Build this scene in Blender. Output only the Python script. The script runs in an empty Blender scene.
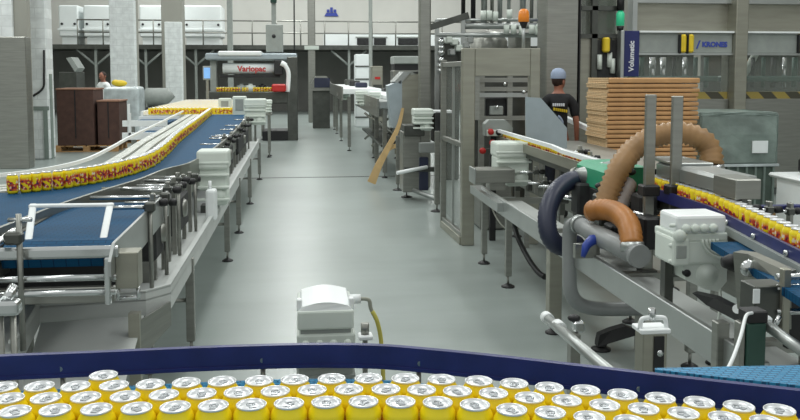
import bpy, bmesh, math, random
from mathutils import Vector, Matrix, Euler
random.seed(7)
S = bpy.context.scene
COL = S.collection
PI = math.pi
# ------------------------------------------------------------------ camera, world, lights, exposure
FPX, PCX, PCY, CAMZ = 850.0, 400.0, 141.0, 1.7
PITCH = math.atan(67 / FPX)
YAW = math.atan(99 * math.cos(PITCH) / FPX)
cd = bpy.data.cameras.new('camera'); cam = bpy.data.objects.new('camera', cd); COL.objects.link(cam)
cam.location = (0, 0, CAMZ); cam.rotation_euler = (PI / 2 - PITCH, 0, -YAW)
cd.sensor_width = 36; cd.lens = FPX * 36 / 800; cd.shift_y = (PCY - 210) / 800
cd.clip_start = 0.05; cd.clip_end = 200
S.camera = cam
S.view_settings.view_transform = 'Standard'; S.view_settings.look = 'None'
S.view_settings.gamma = 1; S.view_settings.use_curve_mapping = False
S.view_settings.exposure = -0.1
W = bpy.data.worlds.new('World'); S.world = W; W.use_nodes = True
W.node_tree.nodes['Background'].inputs[0].default_value = (0.84, 0.87, 0.85, 1)
W.node_tree.nodes['Background'].inputs[1].default_value = 0.78
def lamp(x, y, z, sx, sy, power, col=(0.97, 1, 0.97), rx=0, rz=0):
    l = bpy.data.lights.new('ceiling_light', 'AREA'); l.shape = 'RECTANGLE'; l.size = sx; l.size_y = sy
    l.energy = power; l.color = col
    o = bpy.data.objects.new('ceiling_light', l); COL.objects.link(o); o.location = (x, y, z); o.rotation_euler = (rx, 0, rz)
for yy in (3, 9, 15, 22, 30, 36):  # rearmost row added, and rear rows stronger, to brighten the far wall
    for xx in (-6, -0.2, 5.6):
        lamp(xx, yy, 7.5, 1.0, 3.0, 118 if yy < 13 else (185 if yy < 29 else 215))

# pixel -> ray helpers, used only to lay the hall out in metres
Fv = Vector((math.sin(YAW) * math.cos(PITCH), math.cos(YAW) * math.cos(PITCH), -math.sin(PITCH)))
Rv = Vector((math.cos(YAW), -math.sin(YAW), 0)); Uv = Rv.cross(Fv)
C0 = Vector((0, 0, CAMZ))
def ray(u, v): return Fv + Rv * ((u - PCX) / FPX) - Uv * ((v - PCY) / FPX)
def A(u, v, Y): d = ray(u, v); return C0 + d * (Y / d.y)
def Fz(u, v, z): d = ray(u, v); return C0 + d * ((z - CAMZ) / d.z)
def Ax(u, v, X): d = ray(u, v); return C0 + d * (X / d.x)

# ------------------------------------------------------------------ materials
def lin(c): return tuple(((x / 255 / 12.92) if x / 255 <= 0.04045 else ((x / 255 + 0.055) / 1.055) ** 2.4) for x in c) + (1,)
MATS = {}
def mat(name, rgb, rough=0.5, metal=0.0, var=0.06, scale=8, bump=0.0, bscale=60, emit=0, alpha=1, trans=0, stretch=None, coat=0, spec=0.5):
    m = bpy.data.materials.new(name); m.use_nodes = True; nt = m.node_tree; N = nt.nodes; L = nt.links
    b = N['Principled BSDF']; c = lin(rgb)
    tc = N.new('ShaderNodeTexCoord'); mp = N.new('ShaderNodeMapping'); L.new(tc.outputs['Object'], mp.inputs[0])
    if stretch: mp.inputs['Scale'].default_value = stretch
    n = N.new('ShaderNodeTexNoise'); n.inputs['Scale'].default_value = scale; n.inputs['Detail'].default_value = 5
    L.new(mp.outputs[0], n.inputs['Vector'])
    r = N.new('ShaderNodeValToRGB'); r.color_ramp.elements[0].position = 0.3; r.color_ramp.elements[1].position = 0.7
    r.color_ramp.elements[0].color = tuple(max(0, x * (1 - var * 2)) for x in c[:3]) + (1,)
    r.color_ramp.elements[1].color = tuple(min(1, x * (1 + var * 2)) for x in c[:3]) + (1,)
    L.new(n.outputs[0], r.inputs[0]); L.new(r.outputs[0], b.inputs['Base Color'])
    b.inputs['Roughness'].default_value = rough; b.inputs['Metallic'].default_value = metal
    b.inputs['Specular IOR Level'].default_value = spec
    if coat: b.inputs['Coat Weight'].default_value = coat
    if bump:
        n2 = N.new('ShaderNodeTexNoise'); n2.inputs['Scale'].default_value = bscale; L.new(mp.outputs[0], n2.inputs['Vector'])
        bp = N.new('ShaderNodeBump'); bp.inputs['Strength'].default_value = bump; bp.inputs['Distance'].default_value = 0.01
        L.new(n2.outputs[0], bp.inputs['Height']); L.new(bp.outputs[0], b.inputs['Normal'])
    if emit:
        b.inputs['Emission Color'].default_value = c; b.inputs['Emission Strength'].default_value = emit
    if alpha < 1: b.inputs['Alpha'].default_value = alpha
    if trans: b.inputs['Transmission Weight'].default_value = trans
    MATS[name] = m; return m
mat('steel', (150, 151, 145), 0.38, 0.85, 0.05, 3, stretch=(1, 1, 12))
mat('steel_light', (176, 180, 178), 0.35, 0.8, 0.04, 3)
mat('steel_warm', (160, 159, 147), 0.42, 0.75, 0.05, 2, stretch=(1, 1, 8))
mat('steel_dark', (92, 94, 90), 0.4, 0.8, 0.08, 6)
mat('chrome', (205, 208, 208), 0.2, 0.95, 0.02)
mat('white', (214, 222, 214), 0.42, 0, 0.03, 5)
mat('bright_white', (236, 240, 240), 0.4, 0, 0.02, 5)
mat('grey_paint', (150, 156, 152), 0.5, 0, 0.04)
mat('panel_grey', (160, 172, 178), 0.4, 0.1, 0.03)
mat('black', (24, 24, 26), 0.5, 0, 0.1)
mat('dark', (46, 47, 48), 0.6, 0.2, 0.2, 12)
mat('navy', (38, 44, 104), 0.4, 0, 0.08, 14)
mat('navy_hose', (40, 45, 66), 0.4, 0, 0.06)
mat('brown_hose', (158, 122, 80), 0.45, 0, 0.08, 10)
mat('orange_hose', (172, 114, 58), 0.4, 0, 0.08, 8)
mat('grey_hose', (138, 128, 122), 0.5, 0, 0.06)
mat('pvc', (140, 143, 143), 0.42, 0.15, 0.04)
mat('green', (46, 150, 112), 0.45, 0, 0.05)
mat('tray_steel', (194, 198, 195), 0.5, 0.0, 0.04, 3)
mat('grey_green', (128, 140, 134), 0.5, 0, 0.04)
mat('dark_green', (52, 84, 74), 0.4, 0.1, 0.05)
mat('blue_paint', (36, 62, 150), 0.4, 0, 0.05)
mat('sign_blue', (34, 42, 100), 0.45, 0, 0.03)
mat('text_blue', (58, 76, 170), 0.5, 0, 0.0)
mat('text_white', (225, 228, 235), 0.5, 0, 0.0)
mat('text_red', (196, 60, 60), 0.5, 0, 0.0)
mat('red', (190, 40, 36), 0.45, 0, 0.05)
mat('yellow', (226, 196, 44), 0.45, 0, 0.04)
mat('lid', (226, 228, 230), 0.3, 0.45, 0.03, 60)
mat('tab', (170, 174, 178), 0.3, 0.8, 0.03)
mat('carton', (196, 150, 102), 0.75, 0, 0.06, 9)
mat('carton_edge', (214, 184, 142), 0.8, 0, 0.12, 60)
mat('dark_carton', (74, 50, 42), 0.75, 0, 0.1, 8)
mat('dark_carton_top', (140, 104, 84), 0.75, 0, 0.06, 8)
mat('wood', (170, 132, 88), 0.7, 0, 0.12, 6, stretch=(1, 10, 10))
mat('film', (126, 140, 134), 0.28, 0, 0.12, 5, 0.4, 12)
mat('film_clear', (198, 208, 210), 0.25, 0, 0.1, 6, 0.4, 14)
mat('crate', (84, 98, 90), 0.5, 0, 0.1, 8)
mat('tan', (196, 166, 116), 0.6, 0, 0.06)
mat('skin', (158, 104, 84), 0.5, 0, 0.04)
mat('shirt', (26, 26, 30), 0.8, 0, 0.15, 20)
mat('trousers', (34, 38, 52), 0.8, 0, 0.1, 20)
mat('cap', (150, 164, 188), 0.7, 0, 0.06)
mat('hair', (52, 34, 28), 0.7, 0, 0.1)
mat('glass', (196, 204, 196), 0.08, 0, 0.0, alpha=0.13)
mat('glass_dark', (92, 102, 92), 0.12, 0, 0.05, 2, alpha=0.55)
mat('amber', (226, 132, 40), 0.25, 0, 0.1, emit=0.12)
mat('green_lamp', (60, 190, 140), 0.3, 0, 0.0, emit=0.3)
mat('screen', (120, 170, 225), 0.3, 0, 0.05, emit=0.6)
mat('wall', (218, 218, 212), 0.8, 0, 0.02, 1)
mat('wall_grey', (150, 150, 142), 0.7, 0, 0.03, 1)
mat('under_deck_shade', (120, 120, 116), 0.6, 0.1, 0.06, 1)
mat('tank', (242, 248, 248), 0.5, 0, 0.02, 2)
mat('cable_grey', (150, 152, 140), 0.5, 0, 0.0)
mat('cable_yellow', (206, 196, 96), 0.5, 0, 0.0)

def nodes_of(m): return m.node_tree.nodes, m.node_tree.links, m.node_tree.nodes['Principled BSDF']
def mat_floor():
    m = mat('floor', (147, 156, 153), 0.34, 0, 0.05, 0.7); N, L, b = nodes_of(m)
    tc = N['Texture Coordinate']; base = b.inputs['Base Color'].links[0].from_socket
    n = N.new('ShaderNodeTexNoise'); n.inputs['Scale'].default_value = 160; n.inputs['Detail'].default_value = 2
    L.new(tc.outputs['Object'], n.inputs['Vector'])
    mx = N.new('ShaderNodeMixRGB'); mx.blend_type = 'OVERLAY'; mx.inputs[0].default_value = 0.12
    L.new(base, mx.inputs[1]); L.new(n.outputs['Color'], mx.inputs[2])
    n3 = N.new('ShaderNodeTexNoise'); n3.inputs['Scale'].default_value = 2.2; n3.inputs['Detail'].default_value = 6
    mp = N.new('ShaderNodeMapping'); mp.inputs['Scale'].default_value = (0.5, 2.2, 1)
    L.new(tc.outputs['Object'], mp.inputs[0]); L.new(mp.outputs[0], n3.inputs['Vector'])
    r = N.new('ShaderNodeValToRGB'); r.color_ramp.elements[0].position = 0.35; r.color_ramp.elements[1].position = 0.62
    r.color_ramp.elements[0].color = (0.9, 0.91, 0.9, 1); r.color_ramp.elements[1].color = (1, 1, 1, 1)
    m2 = N.new('ShaderNodeMixRGB'); m2.blend_type = 'MULTIPLY'; m2.inputs[0].default_value = 1
    L.new(n3.outputs[0], r.inputs[0]); L.new(mx.outputs[0], m2.inputs[1]); L.new(r.outputs[0], m2.inputs[2])
    L.new(m2.outputs[0], b.inputs['Base Color'])
    rr = N.new('ShaderNodeMapRange'); rr.inputs[3].default_value = 0.27; rr.inputs[4].default_value = 0.37
    L.new(n3.outputs[0], rr.inputs[0]); L.new(rr.outputs[0], b.inputs['Roughness'])
mat_floor()
def mat_grid(name, rgb, gap, sx, sy, rough=0.4, bump=0.5, mortar=0.08, coord='Object', rot=None, off=0.5):
    m = mat(name, rgb, rough, 0, 0.06, 6); N, L, b = nodes_of(m)
    base = b.inputs['Base Color'].links[0].from_socket
    tc = N['Texture Coordinate']; mp = N.new('ShaderNodeMapping'); L.new(tc.outputs[coord], mp.inputs[0])
    if rot: mp.inputs['Rotation'].default_value = rot
    bk = N.new('ShaderNodeTexBrick'); bk.inputs['Scale'].default_value = 1; bk.offset = off
    bk.inputs['Brick Width'].default_value = sx; bk.inputs['Row Height'].default_value = sy
    bk.inputs['Mortar Size'].default_value = mortar * min(sx, sy); bk.inputs['Mortar Smooth'].default_value = 0.3
    L.new(mp.outputs[0], bk.inputs['Vector'])
    mx = N.new('ShaderNodeMixRGB'); L.new(bk.outputs['Fac'], mx.inputs[0]); L.new(base, mx.inputs[1]); mx.inputs[2].default_value = lin(gap)
    L.new(mx.outputs[0], b.inputs['Base Color'])
    bp = N.new('ShaderNodeBump'); bp.invert = True; bp.inputs['Strength'].default_value = bump; bp.inputs['Distance'].default_value = 0.004
    L.new(bk.outputs['Fac'], bp.inputs['Height']); L.new(bp.outputs[0], b.inputs['Normal'])
    return m
mat_grid('belt_blue', (10, 72, 108), (8, 44, 72), 0.05, 0.025, 0.62)
MATS['belt_blue'].node_tree.nodes['Principled BSDF'].inputs['Specular IOR Level'].default_value = 0.15
mat_grid('belt_teal', (44, 138, 182), (24, 92, 134), 0.024, 0.012, 0.4, 0.9, 0.16)
mat_grid('white_block', (224, 229, 229), (208, 213, 213), 0.4, 0.2, 0.55, 0.1, 0.04, rot=(PI / 2, 0, 0))
mat_grid('deck_lane', (196, 199, 192), (120, 124, 120), 0.2, 0.04, 0.4, 0.4, 0.06)
def mat_hazard():
    m = mat('hazard', (214, 180, 60), 0.5); N, L, b = nodes_of(m)
    w = N.new('ShaderNodeTexWave'); w.inputs['Scale'].default_value = 1.6; w.bands_direction = 'DIAGONAL'
    L.new(N['Texture Coordinate'].outputs['Object'], w.inputs['Vector'])
    r = N.new('ShaderNodeValToRGB'); r.color_ramp.interpolation = 'CONSTANT'
    r.color_ramp.elements[0].color = lin((74, 72, 60)); r.color_ramp.elements[1].color = lin((160, 142, 74)); r.color_ramp.elements[1].position = 0.5
    L.new(w.outputs['Fac'], r.inputs[0]); L.new(r.outputs[0], b.inputs['Base Color'])
mat_hazard()
def mat_can(name, seed):
    # printed sleeve: yellow can with a belt of red, plum and white artwork round the middle
    m = mat(name, (248, 222, 22), 0.34, 0.0, 0.03, 4); N, L, b = nodes_of(m)
    base = b.inputs['Base Color'].links[0].from_socket; tc = N['Texture Coordinate']
    sep = N.new('ShaderNodeSeparateXYZ'); L.new(tc.outputs['Object'], sep.inputs[0])
    mp = N.new('ShaderNodeMapping'); mp.inputs['Location'].default_value = (seed, seed * 0.7, 0); L.new(tc.outputs['Object'], mp.inputs[0])
    def noise(sc, off):
        n = N.new('ShaderNodeTexNoise'); n.inputs['Scale'].default_value = sc; n.inputs['Detail'].default_value = 1
        q = N.new('ShaderNodeMapping'); q.inputs['Location'].default_value = (off, off * 2, off * 3)
        L.new(mp.outputs[0], q.inputs[0]); L.new(q.outputs[0], n.inputs['Vector']); return n.outputs[0]
    def ramp(sock, pts, const=True):
        r = N.new('ShaderNodeValToRGB'); r.color_ramp.interpolation = 'CONSTANT' if const else 'LINEAR'
        e = r.color_ramp.elements
        e[0].position, e[0].color = pts[0]; e[1].position, e[1].color = pts[-1]
        for p, c in pts[1:-1]: k = e.new(p); k.color = c
        L.new(sock, r.inputs[0]); return r.outputs[0]
    W1, B1 = (1, 1, 1, 1), (0, 0, 0, 1)
    zz = N.new('ShaderNodeMath'); zz.operation = 'MULTIPLY'; zz.inputs[1].default_value = 1 / 0.115; L.new(sep.outputs[2], zz.inputs[0])
    band = ramp(zz.outputs[0], [(0.0, B1), (0.16, B1), (0.17, W1), (0.66, W1), (0.8, B1), (1, B1)], False)
    art = ramp(noise(34, 1.0), [(0, B1), (0.47, W1), (1, W1)])
    ar2 = N.new('ShaderNodeMath'); ar2.operation = 'MULTIPLY'; L.new(art, ar2.inputs[0]); L.new(band, ar2.inputs[1])
    col = ramp(noise(46, 3.0), [(0, lin((84, 34, 84))), (0.38, lin((190, 62, 46))), (0.5, lin((222, 116, 50))), (0.6, lin((236, 222, 196))), (1, lin((236, 222, 196)))])
    mx = N.new('ShaderNodeMixRGB'); L.new(ar2.outputs[0], mx.inputs[0]); L.new(base, mx.inputs[1]); L.new(col, mx.inputs[2])
    L.new(mx.outputs[0], b.inputs['Base Color'])
mat_can('can_print', 0.0)

# ------------------------------------------------------------------ mesh building
class MB:
    def __init__(s): s.bm = bmesh.new()
    def box(s, x0, x1, y0, y1, z0, z1, bev=0.0, seg=1):
        return s.obox(((x0 + x1) / 2, (y0 + y1) / 2, (z0 + z1) / 2), (abs(x1 - x0), abs(y1 - y0), abs(z1 - z0)), None, bev, seg)
    def obox(s, c, size, rot=None, bev=0.0, seg=1):
        M = Matrix.Translation(Vector(c)) @ (rot.to_4x4() if rot else Matrix.Identity(4)) @ Matrix.Diagonal((size[0], size[1], size[2], 1))
        r = bmesh.ops.create_cube(s.bm, size=1, matrix=M)
        if bev:
            es = {e for v in r['verts'] for e in v.link_edges}
            bmesh.ops.bevel(s.bm, geom=list(es), offset=min(bev, min(size) * 0.45), segments=seg, affect='EDGES', profile=0.5)
        return s
    def cyl(s, p0, p1, r0, r1=None, n=12):
        p0, p1 = Vector(p0), Vector(p1); r1 = r0 if r1 is None else r1
        return s.sweep([p0, p1], [r0, r1], n)
    def sweep(s, pts, radii, n=10, caps=True, closed=False):
        pts = [Vector(p) for p in pts]
        if not isinstance(radii, (list, tuple)): radii = [radii] * len(pts)
        N = len(pts); tang = []
        for i in range(N):
            a = pts[max(i - 1, 0)] if not closed else pts[i - 1]
            b = pts[min(i + 1, N - 1)] if not closed else pts[(i + 1) % N]
            tang.append((b - a).normalized())
        t = tang[0]; nrm = t.orthogonal().normalized(); rings = []
        for i in range(N):
            if i: nrm = tang[i - 1].rotation_difference(tang[i]) @ nrm
            bn = tang[i].cross(nrm).normalized()
            rings.append([s.bm.verts.new(pts[i] + (nrm * math.cos(2 * PI * k / n) + bn * math.sin(2 * PI * k / n)) * radii[i]) for k in range(n)])
        for i in range(N if closed else N - 1):
            A_, B_ = rings[i], rings[(i + 1) % N]
            for k in range(n):
                f = s.bm.faces.new((A_[k], A_[(k + 1) % n], B_[(k + 1) % n], B_[k])); f.smooth = True
        if caps and not closed:
            s.bm.faces.new(rings[0][::-1]); s.bm.faces.new(rings[-1])
        return s
    def lathe(s, c, prof, n=20, axis='z', a0=0.0):
        c = Vector(c); rings = []
        def pt(r, h, a):
            x, y = r * math.cos(a), r * math.sin(a)
            return c + (Vector((x, y, h)) if axis == 'z' else Vector((h, x, y)) if axis == 'x' else Vector((y, h, x)))
        for r, h in prof:
            if r < 1e-6: rings.append([s.bm.verts.new(pt(0, h, 0))])
            else: rings.append([s.bm.verts.new(pt(r, h, a0 + 2 * PI * k / n)) for k in range(n)])
        for i in range(len(rings) - 1):
            A_, B_ = rings[i], rings[i + 1]
            for k in range(n):
                k2 = (k + 1) % n
                if len(A_) == 1 and len(B_) == 1: continue
                if len(A_) == 1: f = s.bm.faces.new((A_[0], B_[k2], B_[k]))
                elif len(B_) == 1: f = s.bm.faces.new((A_[k], A_[k2], B_[0]))
                else: f = s.bm.faces.new((A_[k], A_[k2], B_[k2], B_[k]))
                f.smooth = True
        return s
    def ball(s, c, r, sc=(1, 1, 1), n=12):
        M = Matrix.Translation(Vector(c)) @ Matrix.Diagonal((sc[0], sc[1], sc[2], 1))
        g = bmesh.ops.create_uvsphere(s.bm, u_segments=n, v_segments=max(6, n * 2 // 3), radius=r, matrix=M)
        for f in {f for v in g['verts'] for f in v.link_faces}: f.smooth = True
        return s
    def prism(s, poly, ext):
        ext = Vector(ext); a = [s.bm.verts.new(Vector(p)) for p in poly]; b = [s.bm.verts.new(Vector(p) + ext) for p in poly]
        n = len(poly); s.bm.faces.new(a); s.bm.faces.new(b[::-1])
        for k in range(n): s.bm.faces.new((a[k], b[k], b[(k + 1) % n], a[(k + 1) % n]))
        return s
    def ribbon(s, pts, h, t, smooth=True):
        # upright strip of height h and thickness t that follows pts (its lower edge)
        pts = [Vector(p) for p in pts]; rows = []
        for i, p in enumerate(pts):
            d = (pts[min(i + 1, len(pts) - 1)] - pts[max(i - 1, 0)]); d.z = 0; d.normalize(); n = Vector((-d.y, d.x, 0))
            rows.append([s.bm.verts.new(q) for q in (p, p + n * t, p + n * t + Vector((0, 0, h)), p + Vector((0, 0, h)))])
        for a, b in zip(rows, rows[1:]):
            for k in range(4):
                f = s.bm.faces.new((a[k], a[(k + 1) % 4], b[(k + 1) % 4], b[k]))
        s.bm.faces.new(rows[0][::-1]); s.bm.faces.new(rows[-1]); return s
    def build(s, name, m, parent=None, label=None, origin=None, bevel=0):
        bmesh.ops.recalc_face_normals(s.bm, faces=s.bm.faces[:])
        o0 = Vector((0, 0, 0))
        if parent is not None:
            p = parent
            while p is not None: o0 += p.location; p = p.parent
        elif origin is not None: o0 = Vector(origin)
        if o0.length: bmesh.ops.translate(s.bm, verts=s.bm.verts[:], vec=-o0)
        me = bpy.data.meshes.new(name); s.bm.to_mesh(me); s.bm.free()
        for x in (m if isinstance(m, (list, tuple)) else [m]): me.materials.append(MATS[x])
        o = bpy.data.objects.new(name, me); COL.objects.link(o)
        if parent is not None: o.parent = parent
        elif origin is not None: o.location = o0
        if label: o['label'] = label
        return o
def thing(name, label, cat, loc=(0, 0, 0), group=None):
    o = bpy.data.objects.new(name, None); COL.objects.link(o); o.location = loc; o.empty_display_size = 0.1
    o['label'] = label; o['category'] = cat
    if group: o['group'] = group
    return o
def solo(mb, name, m, label, cat, origin, group=None, kind=None):
    o = mb.build(name, m, None, None, origin); o['label'] = label; o['category'] = cat
    if group: o['group'] = group
    if kind: o['kind'] = kind
    return o
def struct(mb, name, m, parent=None):
    o = mb.build(name, m, parent)
    if parent is None: o['kind'] = 'structure'
    return o
def dup(o, loc, rz=0.0, label=None, scale=None):
    r = o.copy(); COL.objects.link(r); r.location = loc; r.rotation_euler = (0, 0, rz)
    if label: r['label'] = label
    if scale: r.scale = scale
    for ch in o.children:
        c = ch.copy(); COL.objects.link(c); c.parent = r
        for g in ch.children:
            d = g.copy(); COL.objects.link(d); d.parent = c
    return r
def spl(pts, k=6):
    P = [Vector(p) for p in pts]; out = []
    for i in range(len(P) - 1):
        a, b, c, d = P[max(i - 1, 0)], P[i], P[i + 1], P[min(i + 2, len(P) - 1)]
        for j in range(k):
            t = j / k
            out.append(0.5 * ((2 * b) + (c - a) * t + (2 * a - 5 * b + 4 * c - d) * t * t + (3 * b - a - 3 * c + d) * t ** 3))
    out.append(P[-1]); return out
def hose(mb, pts, r, k=14, amp=0.06, pitch=0.016, n=14):
    # corrugated hose: resample along the curve, alternate radius
    raw = spl(pts, 24); L = [0]
    for a, b in zip(raw, raw[1:]): L.append(L[-1] + (b - a).length)
    m = max(8, int(L[-1] / pitch) * 2); q = []; j = 0
    for i in range(m + 1):
        s = L[-1] * i / m
        while j < len(raw) - 2 and L[j + 1] < s: j += 1
        t = (s - L[j]) / max(1e-9, L[j + 1] - L[j]); q.append(raw[j].lerp(raw[j + 1], min(1, t)))
    mb.sweep(q, [r * (1 + amp * (1 if i % 2 else -1)) for i in range(len(q))], n); return mb
def text(name, s, size, m, parent, loc, rot, ext=0.002, bold=0.0, align='LEFT'):
    c = bpy.data.curves.new(name, 'FONT'); c.body = s; c.size = size; c.extrude = ext; c.align_x = align; c.offset = bold; c.resolution_u = 3
    t = bpy.data.objects.new(name + '_source', c); COL.objects.link(t)
    dg = bpy.context.evaluated_depsgraph_get(); me = bpy.data.meshes.new_from_object(t.evaluated_get(dg))
    bpy.data.objects.remove(t); bpy.data.curves.remove(c)
    me.materials.clear(); me.materials.append(MATS[m])
    o = bpy.data.objects.new(name, me); COL.objects.link(o); o.parent = parent; o.rotation_euler = rot
    p = parent; q = Vector(loc)
    while p is not None: q -= p.location; p = p.parent
    o.location = q; return o
def leg(parent, x, y, ztop, w=0.05, m='steel', foot=0.05, rod=0.09):
    mb = MB(); mb.box(x - w / 2, x + w / 2, y - w / 2, y + w / 2, rod, ztop, 0.004); mb.cyl((x, y, 0.02), (x, y, rod + 0.01), 0.01, n=8)
    l = mb.build('leg', m, parent)
    MB().lathe((x, y, 0), [(0, 0), (foot, 0), (foot, 0.008), (foot * 0.5, 0.024), (0, 0.026)], 12).build('foot', 'black', l)
    return l
# ------------------------------------------------------------------ the hall
mb = MB(); mb.box(-13, 14, -2.5, 41, -0.1, 0); struct(mb, 'floor', 'floor')
mb = MB(); mb.box(-13, 14, 41, 41.2, 0, 10); struct(mb, 'wall_back', 'wall')
mb = MB(); mb.box(-13.2, -13, -2.5, 41.2, 0, 10); struct(mb, 'wall_left', 'wall')
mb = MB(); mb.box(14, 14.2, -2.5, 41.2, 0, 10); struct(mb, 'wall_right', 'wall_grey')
mb = MB(); mb.box(-4, 8, 13.98, 14.04, 0.0, 0.004); struct(mb, 'trim_1', 'steel_dark')      # drain slot across the aisle
# mezzanine along the far wall
mz = MB(); mz.box(-13, 12, 36, 41, 2.72, 2.9); mezz = struct(mz, 'floor_mezzanine', 'steel_dark')
pw = MB(); pw.box(-13, 12, 39.6, 39.8, 0, 2.72); struct(pw, 'shade_panel_under_mezzanine', 'under_deck_shade')  # added panel, its grey standing in for the deck's shade and dark equipment
pp = MB(); pp.box(1.0, 12, 37.6, 37.7, 2.9, 3.5); struct(pp, 'wall_parapet', 'tank')
for n_, (u0, u1) in enumerate(((357, 372), (374, 386), (398, 418))):
    p, q = A(u0, 38, 37.58), A(u1, 45, 37.58)
    wn = struct(MB().box(p.x, q.x, 37.55, 37.6, q.z, p.z, .02), 'window_%d' % (n_ + 1), 'dark')
    struct(MB().box(p.x - .06, q.x + .06, 37.56, 37.6, p.z, p.z + .06), 'window_frame', 'grey_paint', wn).location = (0, 0, 0)
t = thing('railing', 'long thin grey handrail along the edge of the far mezzanine', 'railing', (0, 36.05, 2.9))
for zz in (0.5, 1.0):
    mb = MB(); mb.cyl((-9, 36.05, 2.9 + zz), (8, 36.05, 2.9 + zz), 0.03, n=6); mb.build('rail', 'steel', t)
for i in range(18):
    x = -9 + i; mb = MB(); mb.cyl((x, 36.05, 2.9), (x, 36.05, 3.92), 0.03, n=6); mb.build('post', 'steel', t)
tank_desc = ['narrow white square tank on the mezzanine above the dark carton pile', 'wide white square tank beside the broad white column',
             'white square tank between the two white clad columns', 'white square tank on the mezzanine above the labelling drum machine']
for i, (u0, u1) in enumerate([(58, 79), (83, 112), (139, 163), (183, 222)]):
    a, b = A(u0, 5, 37), A(u1, 46, 37)
    t = thing('tank', tank_desc[i], 'tank', ((a.x + b.x) / 2, 37.8, 2.9), 'white tanks on the mezzanine')
    mb = MB(); mb.box(a.x, b.x, 37, 38.6, 3.25, a.z, 0.05); mb.build('shell', 'tank', t)
    mb = MB(); mb.box(a.x - 0.04, b.x + 0.04, 36.96, 38.64, 3.52, 3.6); mb.build('rib', 'tank', t)
    mb = MB(); mb.box(a.x + .1, b.x - .1, 37.1, 38.5, 2.9, 3.25); mb.build('base', 'tank', t)
    for k, xx in enumerate((a.x + 0.14, b.x - 0.14)):
        mb = MB(); mb.lathe((xx, 36.95, 3.78), [(0, 0), (0.05, 0), (0.05, 0.06), (0, 0.06)], 10, 'y'); mb.build('port', 'dark', t)
for i, u in enumerate((96, 146, 196, 349)):
    p = A(u, 60, 36.2)
    t = thing('mezzanine_support', ['forked steel support below the tank beside the broad white column', 'forked steel support between the two white clad columns',
              'forked steel support beside the small blue screen', 'forked steel support above the far white conveyor'][i], 'support', (p.x, 36.2, 0), 'forked mezzanine supports')
    mb = MB(); mb.box(p.x - .05, p.x + .05, 36.15, 36.25, 0, 2.72); mb.build('post', 'grey_paint', t)
    for s in (-1, 1):
        mb = MB(); mb.cyl((p.x, 36.2, 2.05), (p.x + s * 0.75, 36.2, 2.7), 0.05, n=6); mb.build('brace', 'grey_paint', t)
# columns
def column(u0, u1, Y, n, m, z1=10, dep=None):
    a, b = A(u0, 60, Y), A(u1, 60, Y); d = dep or (b.x - a.x)
    mb = MB(); mb.box(a.x, b.x, Y, Y + d, 0, z1, 0.02); return struct(mb, 'column_%d' % n, m), a.x, b.x
c1, x0, x1 = column(26, 47, 17.6, 1, 'white_block', 10, .42)
mb = MB(); mb.box(x0 - .01, x1 + .01, 17.58, 17.6, 0.98, 1.06); mb.build('band', 'grey_green', c1)
mb = MB(); mb.box(x0 + .3, x0 + .38, 17.57, 17.6, 0.0, 1.06); mb.build('strip', 'grey_green', c1)
mb = MB(); mb.box(x1, x1 + .015, 17.7, 17.85, 0, 1.7); mb.build('strip', 'grey_green', c1)
mb = MB(); mb.sweep(spl([A(44, 50, 17.585), A(44, 75, 17.585), A(43, 88, 17.585), A(33, 96, 17.585)], 5), 0.022, 6)
solo(mb, 'cable', 'dark', 'loose dark cable hanging on the tiled white column', 'cable', A(44, 50, 17.5))
column(110, 135, 28, 2, 'white_block', 4.05, .35)
column(112, 135, 29.2, 3, 'wall_grey', 10)
column(165, 182, 32, 4, 'white_block', 3.6, .3)
column(162, 183, 33, 5, 'wall_grey', 10)
column(227.5, 233, 35, 6, 'grey_paint', 10)
c7, xa, xb = column(308, 315.5, 30, 7, 'steel', 10)
mb = MB(); mb.box(xa - .12, xb + .12, 29.9, 30.3, 2.55, 2.68); mb.build('collar', 'white', c7)
column(369, 372.5, 25, 8, 'grey_paint', 10)
column(419.5, 431, 12.5, 9, 'steel', 9, 0.16)
mb = MB(); mb.cyl(A(294.5, 0, 24) + Vector((0, 0, 3)), (A(294.5, 100, 24).x, 24, 0), 0.02, n=6)
solo(mb, 'cable', 'dark', 'thin dark cable dropping from the roof beside the labelling drum machine', 'cable', (A(294.5, 100, 24).x, 24, 0))
# emblem on the far wall
e = A(331.5, 12, 40.95)
t = thing('wall_emblem', 'small blue emblem high on the far wall', 'emblem', (e.x, 40.95, e.z - .2))
mb = MB(); mb.prism([(e.x - .34, 40.97, e.z - .2), (e.x + .34, 40.97, e.z - .2), (e.x + .24, 40.97, e.z - .04), (e.x - .24, 40.97, e.z - .04)], (0, -.03, 0)); mb.build('base', 'text_blue', t)
for k, (w, hh) in enumerate(((-.16, .12), (0, .22), (.16, .12))):
    mb = MB(); mb.box(e.x + w - .06, e.x + w + .06, 40.94, 40.98, e.z - .02, e.z + hh); mb.build('bar', 'text_blue', t)
# stainless enclosure at the edge of the hall, grey wall above it
mb = MB(); a = A(29.5, 165, 15.9); mb.box(-8.6, a.x, 15.9, 16.2, 0, 2.36, 0.01); struct(mb, 'partition_1', 'steel')
mb = MB(); mb.box(-9.6, A(27, 20, 17).x, 17.0, 17.2, 0, 8); struct(mb, 'partition_2', 'wall_grey')
mb = MB(); q = A(13.5, 38, 16.95); mb.box(-8.8, q.x, 16.9, 17.0, q.z, 5.5, 0.01); struct(mb, 'panel_1', 'white_block')

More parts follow.
